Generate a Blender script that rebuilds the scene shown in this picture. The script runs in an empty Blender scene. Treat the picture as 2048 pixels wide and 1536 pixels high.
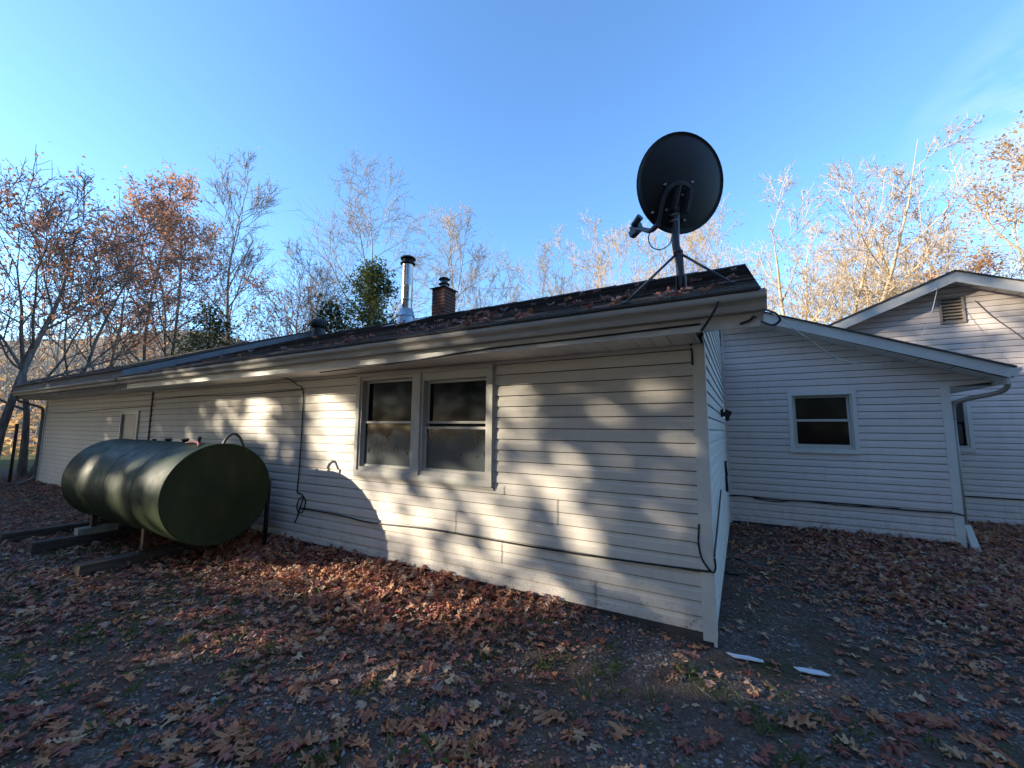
import bpy, math, random
import numpy as np
from mathutils import Matrix, Vector

random.seed(7)
rng = np.random.default_rng(7)
scene = bpy.context.scene
COL = scene.collection
PI = math.pi

# ------------------------------------------------------------------ camera
FPX, PITCH, ROLL, YAW, CAMZ = 812.0, .1088, .0074, -.512, 1.72
cp, sp, cr, sr = math.cos(PITCH), math.sin(PITCH), math.cos(ROLL), math.sin(ROLL)
_F = np.array([0, cp, sp]); _U = np.array([0, -sp, cp]); _R = np.array([1., 0, 0])
_Rt, _Dn = _R*cr + _U*sr, _R*sr - _U*cr
_M = np.array([[math.cos(YAW), math.sin(YAW), 0], [-math.sin(YAW), math.cos(YAW), 0], [0, 0, 1]])
Fh, Rh, Dh = _M@_F, _M@_Rt, _M@_Dn
CAM = np.array([0, 0, CAMZ])
cam_d = bpy.data.cameras.new('camera')
cam_d.sensor_width = 36; cam_d.sensor_fit = 'HORIZONTAL'; cam_d.lens = FPX/2048*36
cam_d.clip_start = .05; cam_d.clip_end = 2000
cam = bpy.data.objects.new('camera', cam_d); COL.objects.link(cam)
cam.matrix_world = Matrix(((Rh[0], -Dh[0], -Fh[0], 0), (Rh[1], -Dh[1], -Fh[1], 0), (Rh[2], -Dh[2], -Fh[2], CAMZ), (0, 0, 0, 1)))
scene.camera = cam

# ------------------------------------------------------------------ sun, sky, exposure
SUN = np.array([1.28, 1.0, -.47]); SUN /= np.linalg.norm(SUN)      # direction the light travels
SUN_EL = math.asin(-SUN[2]); SUN_AZ = math.atan2(-SUN[0], -SUN[1])  # clockwise from +Y
w = bpy.data.worlds.new('World'); scene.world = w; w.use_nodes = True
nt = w.node_tree; nt.nodes.clear()
sky = nt.nodes.new('ShaderNodeTexSky'); sky.sky_type = 'NISHITA'; sky.sun_disc = False
sky.sun_elevation = SUN_EL; sky.sun_rotation = SUN_AZ; sky.altitude = 300
sky.air_density = 1.0; sky.dust_density = .5; sky.ozone_density = 5.5
bg = nt.nodes.new('ShaderNodeBackground'); bg.inputs['Strength'].default_value = .15
out = nt.nodes.new('ShaderNodeOutputWorld')
tcw = nt.nodes.new('ShaderNodeTexCoord'); nz = nt.nodes.new('ShaderNodeTexNoise'); nz.inputs['Scale'].default_value = 5; nz.inputs['Detail'].default_value = 7; nz.inputs['Roughness'].default_value = .6
mpw = nt.nodes.new('ShaderNodeMapping'); mpw.inputs['Scale'].default_value = (1, 1, 2.6); nt.links.new(tcw.outputs['Generated'], mpw.inputs['Vector']); nt.links.new(mpw.outputs[0], nz.inputs['Vector'])
dt = nt.nodes.new('ShaderNodeVectorMath'); dt.operation = 'DOT_PRODUCT'; nt.links.new(tcw.outputs['Generated'], dt.inputs[0]); dt.inputs[1].default_value = (.50, .80, .33)   # a bank of thin cloud low to the right
mr = nt.nodes.new('ShaderNodeMapRange'); mr.inputs[1].default_value = .955; mr.inputs[2].default_value = 1.01; nt.links.new(dt.outputs['Value'], mr.inputs[0])
ml = nt.nodes.new('ShaderNodeMath'); ml.operation = 'MULTIPLY'; rm_ = nt.nodes.new('ShaderNodeMapRange'); rm_.inputs[1].default_value = .42; rm_.inputs[2].default_value = .75; nt.links.new(nz.outputs[0], rm_.inputs[0]); nt.links.new(rm_.outputs[0], ml.inputs[0]); nt.links.new(mr.outputs[0], ml.inputs[1])
mxw = nt.nodes.new('ShaderNodeMix'); mxw.data_type = 'RGBA'; mxw.inputs[7].default_value = (2.6, 2.7, 2.8, 1); nt.links.new(ml.outputs[0], mxw.inputs[0]); nt.links.new(sky.outputs[0], mxw.inputs[6])
wb = nt.nodes.new('ShaderNodeMix'); wb.data_type = 'RGBA'; wb.blend_type = 'MULTIPLY'; wb.inputs[0].default_value = 1; wb.inputs[7].default_value = (.95, .95, .90, 1)   # daylight white balance of the whole sky
nt.links.new(mxw.outputs[2], wb.inputs[6]); nt.links.new(wb.outputs[2], bg.inputs[0]); nt.links.new(bg.outputs[0], out.inputs[0])
sun_d = bpy.data.lights.new('sun', 'SUN'); sun_d.energy = 3.3; sun_d.angle = math.radians(.5); sun_d.color = (1, .88, .69)
sun = bpy.data.objects.new('sun', sun_d); COL.objects.link(sun)
sun.rotation_euler = Vector(SUN).to_track_quat('-Z', 'Y').to_euler(); sun.location = (-20, -16, 12)
vs = scene.view_settings; vs.view_transform = 'Standard'; vs.look = 'None'; vs.gamma = 1; vs.use_curve_mapping = False
vs.exposure = 1.88

# ------------------------------------------------------------------ helpers: photo rays -> world points
def ray(u, v):
    d = Fh*FPX + Rh*(u-1024) + Dh*(v-768); return d/np.linalg.norm(d)
def onX(u, v, X): d = ray(u, v); return CAM + d*(X/d[0])
def onY(u, v, Y): d = ray(u, v); return CAM + d*(Y/d[1])
def onZ(u, v, Z): d = ray(u, v); return CAM + d*((Z-CAMZ)/d[2])
def away(u, dist):
    d = ray(u, 862).copy(); d[2] = 0; d /= np.linalg.norm(d); return d*dist
def height_at(u, v, dist):
    d = ray(u, v); return CAMZ + dist*d[2]/math.hypot(d[0], d[1])

# ------------------------------------------------------------------ helpers: objects
def tag(o, label=None, cat=None, group=None, kind=None):
    if label: o['label'] = label
    if cat: o['category'] = cat
    if group: o['group'] = group
    if kind: o['kind'] = kind
    return o
def empty(name, loc, label=None, cat=None, group=None, rz=0):
    o = bpy.data.objects.new(name, None); COL.objects.link(o); o.location = loc; o.rotation_euler.z = rz
    o.empty_display_size = .2
    return tag(o, label, cat, group)
def root_of(p):
    while p.parent: p = p.parent
    return p
def link(name, me, parent=None, loc=(0, 0, 0), rot=None):
    o = bpy.data.objects.new(name, me); COL.objects.link(o); o.parent = parent; o.location = loc
    if rot is not None: o.rotation_euler = rot
    return o
def mesh_np(name, V, F, mat, smooth=False):
    """V (n,3), F (m,k) equal-sized faces or list of such arrays."""
    Fs = F if isinstance(F, list) else [F]
    Fs = [np.asarray(f, np.int32) for f in Fs if len(f)]
    V = np.asarray(V, np.float32)
    me = bpy.data.meshes.new(name)
    me.vertices.add(len(V)); me.vertices.foreach_set('co', V.ravel())
    loops = np.concatenate([f.ravel() for f in Fs]); sizes = np.concatenate([np.full(len(f), f.shape[1], np.int32) for f in Fs])
    starts = np.concatenate([[0], np.cumsum(sizes)[:-1]]).astype(np.int32)
    me.loops.add(len(loops)); me.loops.foreach_set('vertex_index', loops)
    me.polygons.add(len(sizes)); me.polygons.foreach_set('loop_start', starts)
    me.polygons.foreach_set('use_smooth', np.full(len(sizes), smooth, bool))
    me.update(calc_edges=True)
    if mat: me.materials.append(mat)
    return me
def tubes(P, R, sides=6):
    """P (n,k,3) polylines, R (n,k) radii -> verts, quads (open tubes)."""
    P = np.asarray(P, float); R = np.asarray(R, float)
    n, k, _ = P.shape
    T = np.empty_like(P); T[:, 1:-1] = P[:, 2:]-P[:, :-2]; T[:, 0] = P[:, 1]-P[:, 0]; T[:, -1] = P[:, -1]-P[:, -2]
    T /= np.linalg.norm(T, axis=2, keepdims=True)+1e-9
    D = P[:, -1]-P[:, 0]; ax = np.argmin(np.abs(D), axis=1); ref = np.eye(3)[ax][:, None, :]
    U = np.cross(T, np.broadcast_to(ref, T.shape)); U /= np.linalg.norm(U, axis=2, keepdims=True)+1e-9
    W = np.cross(T, U)
    a = np.arange(sides)*2*PI/sides
    V = P[:, :, None, :] + R[:, :, None, None]*(np.cos(a)[None, None, :, None]*U[:, :, None, :] + np.sin(a)[None, None, :, None]*W[:, :, None, :])
    idx = np.arange(n*k*sides).reshape(n, k, sides)
    A = idx[:, :-1, :]; B = idx[:, 1:, :]
    F = np.stack([A, np.roll(A, -1, 2), np.roll(B, -1, 2), B], -1).reshape(-1, 4)
    return V.reshape(-1, 3), F
class MB:
    def __init__(s): s.v = []; s.f = []; s.sm = []
    def add(s, V, F, smooth=False):
        b = len(s.v); s.v += [tuple(map(float, p)) for p in V]; s.f += [tuple(int(i)+b for i in f) for f in F]; s.sm += [smooth]*len(F); return s
    def box(s, x0, x1, y0, y1, z0, z1):
        V = [(x0, y0, z0), (x1, y0, z0), (x1, y1, z0), (x0, y1, z0), (x0, y0, z1), (x1, y0, z1), (x1, y1, z1), (x0, y1, z1)]
        return s.add(V, [(0, 3, 2, 1), (4, 5, 6, 7), (0, 1, 5, 4), (1, 2, 6, 5), (2, 3, 7, 6), (3, 0, 4, 7)])
    def obox(s, c, ex, ey, ez):      # oriented box by half-axes
        c, ex, ey, ez = map(np.asarray, (c, ex, ey, ez))
        V = [c+sx*ex+sy*ey+sz*ez for sz in (-1, 1) for sx, sy in ((-1, -1), (1, -1), (1, 1), (-1, 1))]
        return s.add(V, [(0, 3, 2, 1), (4, 5, 6, 7), (0, 1, 5, 4), (1, 2, 6, 5), (2, 3, 7, 6), (3, 0, 4, 7)])
    def quad(s, a, b, c, d): return s.add([a, b, c, d], [(0, 1, 2, 3)])
    def prism(s, prof, ext0, ext1, closed=True):   # two matching outlines
        n = len(prof); V = list(ext0)+list(ext1)
        F = [(i, (i+1) % n, n+(i+1) % n, n+i) for i in range(n if closed else n-1)]
        if closed: F += [tuple(range(n-1, -1, -1)), tuple(range(n, 2*n))]
        return s.add(V, F)
    def extrude(s, outline, vec, closed=True):
        o = [np.asarray(p, float) for p in outline]; return s.prism(o, o, [p+np.asarray(vec) for p in o], closed)
    def tube(s, pts, r, sides=8, caps=True, smooth=True):
        pts = np.asarray(pts, float); k = len(pts)
        R = np.full(k, r) if np.isscalar(r) else np.asarray(r)
        V, F = tubes(pts[None], R[None], sides)
        b = len(s.v); s.add(V, F, smooth)
        if caps: s.f += [tuple(b+i for i in range(sides-1, -1, -1)), tuple(b+(k-1)*sides+i for i in range(sides))]; s.sm += [False]*2
        return s
    def lathe(s, prof, c=(0, 0, 0), sides=24, axis='z', smooth=True):
        V = []; F = []; k = len(prof)
        for i in range(sides):
            a = 2*PI*i/sides
            for r, h in prof:
                p = (r*math.cos(a), r*math.sin(a), h)
                if axis == 'x': p = (h, p[0], p[1])
                V.append((p[0]+c[0], p[1]+c[1], p[2]+c[2]))
        for i in range(sides):
            j = (i+1) % sides
            for q in range(k-1): F.append((i*k+q, j*k+q, j*k+q+1, i*k+q+1))
        return s.add(V, F, smooth)
    def mesh(s, name, mat, base=(0, 0, 0)):
        me = bpy.data.meshes.new(name); V = np.asarray(s.v)-np.asarray(base)
        me.from_pydata([tuple(p) for p in V], [], s.f); me.polygons.foreach_set('use_smooth', np.array(s.sm, bool))
        me.update(); me.materials.append(mat); return me
    def build(s, name, mat, parent=None):
        base = root_of(parent).location if parent else (0, 0, 0)
        return link(name, s.mesh(name, mat, base), parent)
def smooth_curve(pts, n=8):
    """Catmull-Rom through the points."""
    P = np.asarray(pts, float); P = np.vstack([2*P[0]-P[1], P, 2*P[-1]-P[-2]]); o = []
    for i in range(1, len(P)-2):
        for t in np.arange(n)/n:
            a, b, c, d = P[i-1:i+3]; o.append(.5*((2*b)+(c-a)*t+(2*a-5*b+4*c-d)*t*t+(3*b-a-3*c+d)*t**3))
    o.append(P[-2]); return np.array(o)

# ------------------------------------------------------------------ materials
class NT:
    def __init__(s, name):
        s.m = bpy.data.materials.new(name); s.m.use_nodes = True; s.t = s.m.node_tree
        s.b = s.t.nodes['Principled BSDF']; s.g = None
    def n(s, typ, **kw):
        x = s.t.nodes.new('ShaderNode'+typ)
        for k, v in kw.items(): setattr(x, k, v)
        return x
    def l(s, a, b): s.t.links.new(a, b)
    def pos(s):
        if not s.g: s.g = s.n('NewGeometry')
        return s.g.outputs['Position']
    def mapping(s, scale=(1, 1, 1)):
        m = s.n('Mapping'); m.inputs['Scale'].default_value = scale; s.l(s.pos(), m.inputs['Vector']); return m.outputs[0]
    def noise(s, scale, detail=4, rough=.55, vec=None, dist=0):
        x = s.n('TexNoise'); x.inputs['Scale'].default_value = scale; x.inputs['Detail'].default_value = detail
        x.inputs['Roughness'].default_value = rough; x.inputs['Distortion'].default_value = dist
        s.l(vec if vec is not None else s.pos(), x.inputs['Vector']); return x.outputs[0]
    def ramp(s, fac, stops):
        r = s.n('ValToRGB'); e = r.color_ramp.elements
        while len(e) < len(stops): e.new(.5)
        for q, (p, c) in zip(e, stops): q.position = p; q.color = (*c, 1) if len(c) == 3 else c
        s.l(fac, r.inputs[0]); return r.outputs[0]
    def mix(s, fac, a, b, mode='MIX'):
        m = s.n('Mix', data_type='RGBA', blend_type=mode)
        for sock, v in ((m.inputs[0], fac), (m.inputs[6], a), (m.inputs[7], b)):
            if isinstance(v, (int, float)): sock.default_value = v
            elif isinstance(v, tuple): sock.default_value = (*v, 1)
            else: s.l(v, sock)
        return m.outputs[2]
    def math(s, op, a, b=None, clamp=False):
        m = s.n('Math', operation=op, use_clamp=clamp)
        for i, v in enumerate((a, b)):
            if v is None: continue
            if isinstance(v, (int, float)): m.inputs[i].default_value = v
            else: s.l(v, m.inputs[i])
        return m.outputs[0]
    def bump(s, h, strength=.3, dist=.01):
        b = s.n('Bump'); b.inputs['Strength'].default_value = strength; b.inputs['Distance'].default_value = dist
        s.l(h, b.inputs['Height']); s.l(b.outputs[0], s.b.inputs['Normal'])
    def set(s, color=None, rough=.5, metal=0, spec=.5):
        if color is not None:
            if isinstance(color, tuple): s.b.inputs['Base Color'].default_value = (*color, 1)
            else: s.l(color, s.b.inputs['Base Color'])
        if isinstance(rough, (int, float)): s.b.inputs['Roughness'].default_value = rough
        else: s.l(rough, s.b.inputs['Roughness'])
        s.b.inputs['Metallic'].default_value = metal; s.b.inputs['Specular IOR Level'].default_value = spec
        return s.m
def plain(name, c, rough=.5, metal=0, spec=.5, var=.12, scale=9, bump=0):
    t = NT(name); n = t.noise(scale, 5)
    lo = tuple(x*(1-var) for x in c); hi = tuple(min(1, x*(1+var)) for x in c)
    if bump: t.bump(t.noise(scale*6, 3), bump, .004)
    return t.set(t.ramp(n, [(.3, lo), (.7, hi)]), rough, metal, spec)
def siding_mat(name, base, grime=.5):
    t = NT(name)
    big = t.noise(.9, 4); c = t.ramp(big, [(.3, tuple(x*.91 for x in base)), (.7, base)]); ob = t.n('ObjectInfo')
    c = t.mix(t.math('MULTIPLY', ob.outputs['Random'], .12), c, (.50, .49, .44))
    streak = t.noise(3, 5, vec=t.mapping((3, 3, .5)))
    c = t.mix(t.math('MULTIPLY', t.ramp(streak, [(.52, (0, 0, 0)), (.75, (1, 1, 1))]), .22*grime), c, (.36, .33, .27))
    sep = t.n('SeparateXYZ'); t.l(t.pos(), sep.inputs[0])
    low = t.n('MapRange'); low.inputs[1].default_value = .62; low.inputs[2].default_value = .05; t.l(sep.outputs[2], low.inputs[0])
    sp1 = t.ramp(t.noise(38, 2), [(.64, (0, 0, 0)), (.68, (1, 1, 1))])
    sp2 = t.ramp(t.noise(9, 5), [(.48, (0, 0, 0)), (.72, (1, 1, 1))])
    dirt = t.math('MULTIPLY', t.math('MULTIPLY', low.outputs[0], low.outputs[0]), t.math('ADD', t.math('MULTIPLY', sp1, .95), t.math('MULTIPLY', sp2, .5)), True)
    c = t.mix(dirt, c, (.16, .12, .085))
    t.bump(t.noise(14, 3, vec=t.mapping((.5, .5, 6))), .08, .003)
    return t.set(c, .6, spec=.18)
M = {}
M['siding'] = siding_mat('vinyl_siding', (.70, .645, .575), .8)
M['siding_wing'] = siding_mat('vinyl_siding_wing', (.76, .665, .61), .9)  # same siding, colour warmed to offset the blue shade
M['white'] = plain('white_trim', (.66, .64, .59), .4, var=.05)
M['fascia'] = plain('white_fascia', (.60, .585, .54), .38, var=.08, scale=4); M['vent_brown'] = plain('brown_vent', (.34, .285, .23), .5); M['window_trim'] = plain('aged_window_trim', (.52, .495, .44), .45, var=.07); M['gutter'] = plain('gutter_enamel', (.42, .395, .345), .6, spec=.25, var=.14, scale=2.5); M['downspout'] = plain('brown_grey_enamel', (.30, .28, .25), .45, var=.12, scale=3); M['fascia_shade'] = plain('shaded_fascia', (.25, .25, .255), .85, spec=.1, var=.15, scale=4)  # last one: fascia darkened so its colour holds the far eave's shade
M['soffit'] = plain('soffit_vinyl', (.70, .68, .63), .5, var=.06, scale=3)
M['foundation'] = plain('foundation', (.055, .052, .05), .9, var=.3, scale=6, bump=.4)
M['backing'] = plain('sheathing', (.075, .07, .065), .9)  # dark, so open gaps between boards read as lap shadow
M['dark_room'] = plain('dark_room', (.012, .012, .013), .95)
M['rubber'] = plain('black_cable', (.012, .012, .013), .5)
M['white_cable'] = plain('white_cable', (.55, .54, .50), .5)
M['dish_dark'] = plain('dish_paint', (.011, .011, .014), .5, var=.1, scale=4)
M['dish_metal'] = plain('dish_bracket', (.075, .08, .09), .45, .3, var=.2)
M['bolt'] = plain('bolt_zinc', (.5, .5, .5), .35, 1)
M['galv'] = plain('galvanised', (.42, .46, .50), .42, .8, var=.18, scale=14)
M['black_metal'] = plain('black_metal', (.02, .02, .022), .5, .2)
M['guard'] = plain('gutter_guard', (.16, .16, .155), .75, .2, var=.6, scale=60)
M['rust'] = plain('rusty_steel', (.10, .055, .03), .8, .2, var=.4)
M['plastic_white'] = plain('white_plastic', (.74, .75, .76), .4, var=.04)
M['hose'] = plain('garden_hose', (.03, .04, .035), .5)
t = NT('stainless'); M['stainless'] = t.set(t.ramp(t.noise(5, 3, vec=t.mapping((6, 6, .6))), [(.3, (.40, .37, .33)), (.7, (.58, .55, .50))]), .27, 1)
t = NT('shingle_asphalt'); oi = t.n('ObjectInfo')
c = t.ramp(t.noise(90, 3), [(.3, (.055, .052, .052)), (.55, (.105, .099, .096)), (.78, (.21, .195, .18))])
c = t.mix(t.math('MULTIPLY', t.ramp(oi.outputs['Random'], [(.3, (0, 0, 0)), (.9, (1, 1, 1))]), .65), c, (.024, .024, .027))
c = t.mix(t.ramp(oi.outputs['Random'], [(.80, (0, 0, 0)), (.84, (.35, .35, .35))]), c, (.11, .105, .10))
c = t.mix(t.math('MULTIPLY', t.ramp(t.noise(1.4, 5), [(.5, (0, 0, 0)), (.75, (1, 1, 1))]), .5), c, (.055, .058, .04))
c = t.mix(1.0, c, oi.outputs['Color'], 'MULTIPLY'); t.bump(t.noise(140, 2), .5, .004); M['shingle'] = t.set(c, .82, spec=.35)
t = NT('tank_paint'); c = t.ramp(t.noise(2.2, 5), [(.3, (.017, .030, .014)), (.7, (.030, .045, .018))])
c = t.mix(t.math('MULTIPLY', t.ramp(t.noise(4, 6, vec=t.mapping((1.5, 1.5, .5))), [(.55, (0, 0, 0)), (.8, (1, 1, 1))]), .5), c, (.062, .066, .032))
rs = t.ramp(t.noise(5, 5, vec=t.mapping((3, 3, .7))), [(.60, (0, 0, 0)), (.74, (1, 1, 1))]); c = t.mix(t.math('MULTIPLY', rs, .45), c, (.085, .045, .022))
t.bump(t.math('ADD', t.noise(60, 3), t.math('MULTIPLY', t.noise(2.5, 2), 4)), .10, .004); M['tank'] = t.set(c, t.ramp(t.noise(7, 4), [(.3, (.42,)*3), (.7, (.62,)*3)]), spec=.16)
t = NT('weathered_timber'); v = t.mapping((18, 1.2, 18)); c = t.ramp(t.noise(2, 6, vec=v), [(.3, (.045, .030, .022)), (.7, (.125, .09, .066))])
t.bump(t.noise(3, 5, vec=v), .5, .006); M['timber'] = t.set(c, .9)
t = NT('pale_wood'); M['pale_wood'] = t.set(t.ramp(t.noise(9, 5), [(.3, (.30, .27, .20)), (.7, (.48, .44, .35))]), .85)
t = NT('brick_clay'); oi = t.n('ObjectInfo'); c = t.mix(oi.outputs['Random'], (.10, .026, .020), (.05, .016, .014))
c = t.mix(.45, c, t.ramp(t.noise(45, 4), [(.3, (.035, .014, .012)), (.7, (.12, .04, .03))])); t.bump(t.noise(80, 3), .4, .003); M['brick'] = t.set(c, .88)
M['mortar'] = plain('mortar', (.26, .19, .145), .95, var=.2, scale=40)
# glass: an opaque pane, the unlit room's dark put in its colour, mirroring the yard
t = NT('window_glass'); t.set((.004, .004, .005), .09, spec=.14); t.b.inputs['IOR'].default_value = 1.5; M['glass'] = t.m
# condensation clinging to the lower panes
t = NT('condensation')
sepz = t.n('SeparateXYZ'); t.l(t.pos(), sepz.inputs[0])
edge = t.math('ADD', t.math('MULTIPLY', t.noise(4, 4, vec=t.mapping((1, 1, .4))), .36), 1.42)
haze = t.n('MapRange', interpolation_type='SMOOTHSTEP'); haze.inputs[1].default_value = .10; haze.inputs[2].default_value = -.10; t.l(t.math('SUBTRACT', sepz.outputs[2], edge), haze.inputs[0])
drip = t.ramp(t.noise(13, 2, vec=t.mapping((1.5, 1, .62)), dist=.4), [(.54, (1, 1, 1)), (.66, (.25, .25, .25))])
band = t.n('MapRange', interpolation_type='SMOOTHSTEP'); band.inputs[1].default_value = 1.33; band.inputs[2].default_value = 1.42; t.l(sepz.outputs[2], band.inputs[0])
drip2 = t.math('SUBTRACT', 1, t.math('MULTIPLY', t.math('SUBTRACT', 1, drip), band.outputs[0]))
fac = t.math('MULTIPLY', t.math('MULTIPLY', haze.outputs[0], drip2), t.math('ADD', t.math('MULTIPLY', t.noise(3, 5), .9), .25), True)
c = t.mix(fac, (.008, .009, .010), (.095, .115, .12)); t.set(c, t.ramp(fac, [(0, (.08,)*3), (.6, (.5,)*3)])); M['frost'] = t.m
def bark(name, lo, hi):
    t = NT(name); v = t.mapping((5, 5, 1.2)); t.bump(t.noise(6, 4, vec=v), .6, .02)
    return t.set(t.ramp(t.noise(3, 5, vec=v), [(.32, lo), (.68, hi)]), .9, spec=.2)
M['bark_dark'] = bark('bark_dark', (.13, .108, .09), (.30, .25, .21))  # darker tone carries the back-lit look of the left trees
M['bark_pale'] = bark('bark_pale', (.38, .29, .185), (.64, .50, .33))  # sunlight put into the colour: paled and warmed for the front-lit trees
M['bark_grey'] = bark('bark_grey', (.20, .18, .16), (.44, .40, .35))
def leaf_mat(name, cols, attr='tint', trans=.35):
    t = NT(name); a = t.n('Attribute'); a.attribute_name = attr
    k = len(cols); c = t.ramp(a.outputs['Fac'], [(i/(k-1), cc) for i, cc in enumerate(cols)])
    t.set(c, .6, spec=.25)
    if trans:
        tr = t.n('BsdfTranslucent'); t.l(c, tr.inputs[0]); mx = t.n('MixShader'); mx.inputs[0].default_value = trans
        t.l(t.b.outputs[0], mx.inputs[1]); t.l(tr.outputs[0], mx.inputs[2]); t.l(mx.outputs[0], t.t.nodes['Material Output'].inputs['Surface'])
    return t.m
M['oak_foliage'] = leaf_mat('russet_foliage', [(.36, .17, .12), (.46, .22, .13), (.54, .29, .16), (.42, .18, .14), (.58, .35, .20)], trans=.5)
M['orange_foliage'] = leaf_mat('orange_foliage', [(.44, .19, .11), (.54, .27, .13), (.60, .36, .17), (.50, .22, .14), (.60, .33, .17)], trans=.5)
M['tan_foliage'] = leaf_mat('tan_foliage', [(.50, .29, .12), (.62, .40, .17), (.52, .25, .13), (.66, .45, .21)], trans=.45)
M['needles'] = leaf_mat('needles', [(.035, .055, .028), (.06, .085, .035), (.09, .11, .045), (.05, .075, .04)])
M['dark_foliage'] = leaf_mat('dark_foliage', [(.20, .11, .065), (.28, .15, .085), (.20, .15, .08), (.34, .18, .10)], trans=.4)
M['green_foliage'] = leaf_mat('green_foliage', [(.06, .085, .03), (.11, .135, .045), (.18, .185, .06)])
M['litter'] = leaf_mat('fallen_leaves', [(.18, .062, .055), (.30, .11, .08), (.42, .17, .09), (.52, .25, .12), (.36, .115, .10), (.56, .34, .19), (.30, .18, .17), (.64, .46, .28)], trans=.12)
M['grass'] = leaf_mat('grass_blades', [(.05, .085, .025), (.09, .13, .04), (.15, .16, .06)], trans=.25)
M['stones'] = leaf_mat('gravel_stones', [(.075, .06, .052), (.14, .115, .10), (.21, .18, .155), (.10, .08, .07), (.40, .38, .36)], trans=0)
# ground: dark crushed stone with mossy and earthy patches
t = NT('ground')
vo = t.n('TexVoronoi'); vo.inputs['Scale'].default_value = 62; t.l(t.pos(), vo.inputs['Vector'])
sepc = t.n('SeparateColor'); t.l(vo.outputs['Color'], sepc.inputs[0])
g = t.ramp(sepc.outputs[0], [(0, (.060, .044, .038)), (.55, (.115, .088, .074)), (.9, (.17, .138, .12)), (1, (.36, .34, .32))])
earth = t.ramp(t.noise(22, 5), [(.3, (.070, .043, .032)), (.7, (.15, .095, .068))])
c = t.mix(t.ramp(t.noise(1.3, 6, .6), [(.44, (0, 0, 0)), (.60, (1, 1, 1))]), g, earth)
moss = t.ramp(t.noise(30, 3), [(.3, (.035, .038, .014)), (.7, (.085, .09, .03))])
c = t.mix(t.math('MULTIPLY', t.ramp(t.noise(2.1, 6, .65), [(.50, (0, 0, 0)), (.64, (1, 1, 1))]), .8), c, moss)
h = t.math('ADD', t.math('MULTIPLY', vo.outputs['Distance'], -.8), t.math('MULTIPLY', t.noise(70, 3), .5))
t.bump(h, .9, .012); M['ground'] = t.set(c, .92, spec=.2)
t = NT('lawn'); t.bump(t.noise(40, 3), .6, .03)
M['lawn'] = t.set(t.ramp(t.noise(1.2, 6), [(.3, (.075, .085, .030)), (.7, (.14, .14, .055))]), .95, spec=.1)
t = NT('hill_floor'); t.bump(t.noise(1.5, 5), .8, .4)
M['hill'] = t.set(t.ramp(t.noise(.35, 7, .65), [(.3, (.18, .125, .08)), (.55, (.27, .20, .13)), (.75, (.34, .27, .18))]), .95, spec=.1)

# ------------------------------------------------------------------ ground, lawn, hill
def gz(x, y):
    x = np.asarray(x, float); y = np.asarray(y, float)
    return .012*np.sin(1.7*x+.6*y)+.010*np.sin(2.9*y-1.1*x+2)+.006*np.sin(6.1*x+3.3*y)-.012+np.exp(-((np.minimum(y, 3.76)-3.76)/.42)**2)*.085*np.clip((-.25-x)/1.3+.25, 0, 1)*(x < -.2)*(y < 4.2)+.06*np.exp(-((np.minimum(y, 8.6)-8.6)/.5)**2)*(x > -.3)*(x < 2.7)*(y < 9)
xs = np.concatenate([-np.geomspace(400, 26, 16), np.arange(-25, 10.01, .14), np.geomspace(11, 400, 16)])
ys = np.concatenate([-np.geomspace(400, 9, 14), np.arange(-8, 13.01, .14), np.geomspace(14, 400, 16)])
X, Y = np.meshgrid(xs, ys); Z = gz(X, Y) + np.where(np.abs(X) < 30, 1, 0)*.004*rng.standard_normal(X.shape)
ny, nx = X.shape; I = np.arange(nx*ny).reshape(ny, nx)
GF = np.stack([I[:-1, :-1], I[:-1, 1:], I[1:, 1:], I[1:, :-1]], -1).reshape(-1, 4)
tag(link('ground', mesh_np('ground', np.stack([X, Y, Z], -1).reshape(-1, 3), GF, M['ground'], True)), kind='structure')
b = MB(); b.add([(-60, -6, .05), (-19.6, -2.0, .045), (-19.9, 6.5, .045), (-24, 30, .05), (-60, 40, .06)], [(0, 1, 2, 3, 4)])
tag(b.build('lawn', M['lawn']), kind='structure')
# wooded hillside rising behind the yard
th = np.radians(np.linspace(60, 200, 57)); rr = np.linspace(46, 170, 18)
TH, RR = np.meshgrid(th, rr); k = np.clip((RR-46)/70, 0, 1)
amp = 4 + 16*np.exp(-((np.degrees(TH)-158)/24)**2)
HZ = -.6 + amp*k*k*(3-2*k)*(1+.12*np.sin(5*TH)+.08*np.sin(13*TH+RR*.1))
ny, nx = TH.shape; I = np.arange(nx*ny).reshape(ny, nx)
HF = np.stack([I[:-1, :-1], I[:-1, 1:], I[1:, 1:], I[1:, :-1]], -1).reshape(-1, 4)
tag(link('hillside', mesh_np('hillside', np.stack([RR*np.cos(TH), RR*np.sin(TH), HZ], -1).reshape(-1, 3), HF, M['hill'], True)), kind='structure')
def hill_z(ang, r):
    k = min(1, max(0, (r-46)/70)); a = 4+16*math.exp(-((math.degrees(ang)-158)/24)**2)
    return -.6 + a*k*k*(3-2*k)*(1+.12*math.sin(5*ang)+.08*math.sin(13*ang+r*.1))

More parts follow.
